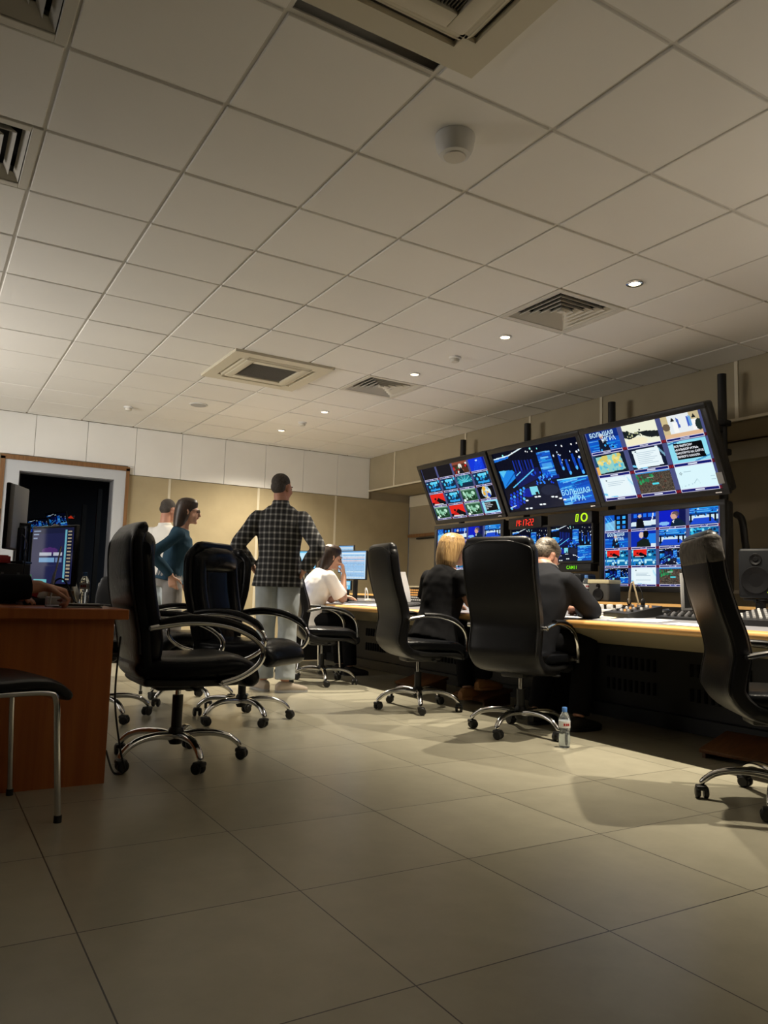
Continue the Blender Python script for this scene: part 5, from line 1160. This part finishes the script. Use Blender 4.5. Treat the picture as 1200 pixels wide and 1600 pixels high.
b = B(); b.tube([(-.05, -.01, .02), (-.03, -.02, .10), (-.01, -.02, .16)], .006, n=8); b.tube([(.03, -.01, .02), (.02, -.02, .10), (.0, -.02, .17)], .006, n=8); obj('mic_boom', b, P('tan_plastic', (.45, .36, .22), .5), t)
t = deskthing('power_strip', 'white power strip with plugged chargers behind the suited elbow', 'power strip', 4.2, 3.86, RZ + .3)
b = B(); b.box((0, 0, .014), (.26, .05, .028), bev=.005); obj('body', b, M_whitep, t)
for x in (-.07, .0, .07): b = B(); b.box((x, 0, .045), (.036, .036, .036), bev=.004); obj('plug', b, M_whitep, t)
for k, (m, nm) in enumerate(((M_whitep, 'white'), (M_black, 'black'))):
    tag(obj('desk_cable', B().tube([(4.16, 3.79 + .03 * k, dz(4.16) + .010), (4.03, 3.80 + .02 * k, dz(4.03) + .006), (3.90, 3.72 + .05 * k, dz(3.9) + .006), (3.82, 3.78 + .05 * k, dz(3.82) + .006)], .004, n=8, res=5), m), nm + ' cable trailing from the power strip on the desk', 'cable')
t = deskthing('computer_mouse', 'black computer mouse right of the intercom panel', 'mouse', 4.34, 3.50, RZ); b = B(); b.ell((0, 0, .012), (.03, .055, .024)); obj('shell', b, M_black, t); b = B(); b.box((0, .02, .033), (.004, .03, .006), bev=.001); obj('scroll_wheel', b, M_lgrey, t)
t = deskthing('laptop_screen', 'thin pale framed screen seen edge on beside the right chair back', 'monitor', 4.38, 3.24, RZ + 1.25)
b = B(); b.box((0, 0, .16), (.30, .02, .24), bev=.004); obj('frame', b, M_lgrey, t)
b = B(); b.box((0, .03, .06), (.05, .03, .12)); b.box((0, .03, .005), (.12, .10, .010), bev=.003); obj('stand', b, M_black, t)
b = B(); b.box((0, -.011, .16), (.27, .003, .21)); obj('panel', b, M_black, t, False)
def loudspeaker(name, label, x, y, z, w, h, d, rz, mat, led=False, tape=False):
    t = thing(name, label, 'loudspeaker', (x, y, z), rz)
    b = B(); b.box((0, 0, h / 2), (w, d, h), bev=.018, seg=3); obj('cabinet', b, mat, t)
    b = B(); M = Matrix.Translation((0, -d / 2 - .001, h * .36)) @ Matrix.Rotation(PI / 2, 4, 'X'); q = min(w, h * .72); b.lathe([(0, -.006), (q * .12, -.004), (q * .34, .006), (q * .40, .008), (q * .42, .0)], n=32, M=M); obj('woofer', b, M_cone, t)
    b = B(); M = Matrix.Translation((0, -d / 2 - .001, h * .78)) @ Matrix.Rotation(PI / 2, 4, 'X'); q = min(w, h * .6); b.lathe([(0, .004), (q * .07, .004), (q * .09, -.002), (q * .18, .005), (q * .2, .0)], n=28, M=M); tw = obj('tweeter', b, M_cone, t)
    if led: b = B(); b.ell((w * .34, -d / 2 - .002, h * .12), (.005, .004, .005)); obj('power_light', b, M_ledg, t)
    if tape: b = B(); b.box((0, -.004, h + .001), (w * 1.02, d * .98, .030), bev=.002); obj('tape_strip', b, P('masking_tape', (.62, .56, .36), .8), t)
    return t
loudspeaker('loudspeaker', 'dark studio loudspeaker on a stand at the right edge of the photo', 4.42, 2.86, 1.035 - .15, .20, .30, .22, RZ + .35, M_spk, True)
t = thing('speaker_stand', 'black stand holding the loudspeaker at the right edge', 'stand', (4.42, 2.86, .776)); b = B(); b.tube([(0, 0, .0), (0, 0, .09)], .03, n=16); obj('pole', b, M_black, t)
b = B(); b.box((0, 0, .100), (.14, .14, .012), bev=.003); b.tube([(-.09, -.02, .092), (.0, -.02, .085), (.09, -.02, .092)], .01); obj('cradle', b, M_black, t)
loudspeaker('loudspeaker', 'small grey loudspeaker with tape on its top beside the lower wall monitor', 4.66, 4.34, .828, .19, .16, .17, RZ + .15, P('taped_speaker_grey', (.06, .06, .058), .6), False, True)
loudspeaker('loudspeaker', 'dark grey loudspeaker behind the suited shoulder', 4.66, 4.62, .828, .20, .225, .2, RZ + .1, M_spk)
bottle(4.60, 4.478, .826, .95, 'clear water bottle between the taped loudspeaker and the dark one behind the suited shoulder')
tag(obj('thick_cable', B().tube([(5.28, 3.60, 1.52), (5.2, 3.50, 1.46), (5.1, 3.40, 1.22), (4.95, 3.22, 1.02), (4.75, 3.06, .93), (4.6, 2.97, .94), (4.5, 2.90, 1.0)], .026, n=12, res=6), M_black), 'thick black cable loop from the monitor post to the right loudspeaker', 'cable')
# far monitors
def desk_screen(label, x, y, z0, w, h, rz, cv, emit, base, tilt=0):
    t = thing('desk_monitor', label, 'monitor', (x, y, z0 + h / 2), rz); t.rotation_euler = (tilt, 0, rz)
    b = B(); b.box((0, .012, 0), (w, .025, h), bev=.004); obj('housing', b, M_case, t)
    screen_mesh('screen', w - .02, h - .02, cv, t, (), -.002, emit)
    if base is not None:
        hh = z0 + h / 2 - base; b = B(); b.box((0, .045, -hh / 2), (.05, .03, hh), bev=.004); b.box((0, .045, -hh + .006), (.2, .16, .010), bev=.003); obj('stand', b, M_black, t)
    return t
cv = Cv(90, 80); pc_sheet(cv); desk_screen('bright pale blue monitor at the far desk end beside the white tee', 4.05, 7.38, .98, .37, .32, RZ + .35, cv, .95, dz(4.05) + .003)
cv = Cv(40, 60); pc_sheet(cv); desk_screen('narrow upright monitor just behind the bright pale blue one', 4.17, 7.78, 1.06, .22, .32, RZ + .45, cv, .85, dz(4.17) + .003)
cv = Cv(40, 30); pc_small(cv); desk_screen('low small screen under the bright pale blue monitor', 3.92, 7.32, dz(3.92) + .13, .17, .11, RZ + .45, cv, .9, dz(3.92) + .003)
cv = Cv(40, 30); pc_small(cv); desk_screen('bright screen glimpsed between the plaid arm and body', 3.92, 8.33, 1.10, .30, .22, RZ + .6, cv, .95, dz(3.92) + .003)
cv = Cv(30, 30); pc_small(cv); t = deskthing('tablet', 'small bright tablet lying on the desk left of the blond person', 'tablet', 4.02, 6.02, RZ); b = B(); b.box((0, 0, .004), (.2, .14, .007), bev=.002); obj('case', b, M_black, t); sc = screen_mesh('screen', .18, .12, cv, t, (), 0, .7); sc.rotation_euler = (-PI / 2, 0, 0); sc.location = (0, 0, .0085)
t = deskthing('cup', 'small red and white cup at the far desk end', 'cup', 4.04, 6.42, 0); b = B(); b.lathe([(0, 0), (.028, 0), (.036, .09), (.033, .09), (.026, .006), (0, .006)], n=24); obj('body', b, M_whitep, t); b = B(); b.lathe([(.0312, .03), (.0345, .06), (.035, .06), (.032, .03)], n=24); obj('band', b, M_redp, t)
t = deskthing('white_charger', 'white charger with a cable loop under the bright far monitor', 'charger', 4.02, 6.98, 0); b = B(); b.box((0, 0, .02), (.06, .05, .04), bev=.008); obj('body', b, M_whitep, t); b = B(); b.tube([(0, 0, .04), (0, 0, .10), (.0, .03, .15), (0, .05, .12), (0, .06, .01)], .006, n=8, res=5); obj('cord', b, M_whitep, t)
t = deskthing('black_folder', 'black folder lying on papers at the far desk end', 'folder', 3.86, 6.78, .3, None, .012); b = B(); b.box((0, 0, .008), (.16, .3, .014), bev=.003); obj('cover', b, M_grey, t); b = B(); b.box((.004, .004, .0165), (.15, .28, .003)); obj('sheet', b, M_black, t)
# footrests under the desk
for x, y, rz, lab in ((3.92, 2.62, .1, 'brown wooden footrest under the desk left of the right chair base'), (3.95, 4.98, .0, 'brown wooden footrest under the desk below the blond person'), (3.95, 5.85, .05, 'brown wooden footrest under the desk farther along')):
    t = thing('footrest', lab, 'footrest', (x, y, 0), rz)
    b = B(); b.box((0, 0, .075), (.30, .42, .022), rot=(0, -.25, 0), bev=.003); obj('board', b, M_foot, t)
    for s in (-1, 1): b = B(); b.skin([b.ring([(-.13, s * .19 - .01, 0), (.13, s * .19 - .01, 0), (.13, s * .19 - .01, .09), (-.13, s * .19 - .01, .028)]), b.ring([(-.13, s * .19 + .01, 0), (.13, s * .19 + .01, 0), (.13, s * .19 + .01, .09), (-.13, s * .19 + .01, .028)])]); obj('side', b, M_foot, t, False)
# ============================================================ inside the dark room
for k, (x, w, h, z, rz, lab) in enumerate(((1.36, .26, .17, 1.58, -.5, 'small blue monitor glowing in the dark room, left one'), (1.60, .26, .24, 1.65, -.5, 'small blue monitor glowing in the dark room, right one'))):
    t = thing('dark_room_monitor', lab, 'monitor', (x, 11.6, z + .05)); t.rotation_euler = (DEG(18), DEG(-8), rz)
    b = B(); b.box((0, .02, 0), (w + .03, .04, h + .03), bev=.004); obj('housing', b, M_case, t); cv = Cv(40, 30); studio(cv, 0); screen_mesh('screen', w, h, cv, t, (), -.002, .5)
for x, z, lab in ((1.98, 2.0, 'black post in the dark room, shorter one'), (2.18, 2.25, 'black post in the dark room, taller one')):
    t = thing('dark_room_post', lab, 'post', (x, 11.8, 0)); b = B(); b.box((0, 0, z / 2), (.06, .06, z - .02)); obj('tube', b, M_black, t, False); b = B(); b.box((0, 0, .01), (.2, .2, .02)); obj('foot_plate', b, M_black, t, False)
t = thing('red_sign_light', 'small dim red light in the dark room', 'light', (1.92, 12.6, 1.86)); b = B(); b.box((0, 0, 0), (.12, .04, .06), bev=.006); obj('case', b, M_black, t); b = B(); b.prism([(-.05, -.02), (.05, -.02), (.0, .025)], .004, Matrix.Translation((0, -.022, 0)) @ Matrix.Rotation(PI / 2, 4, 'X')); obj('glow', b, emis('dim_red_glow', (1, .06, .02), .35), t, False)
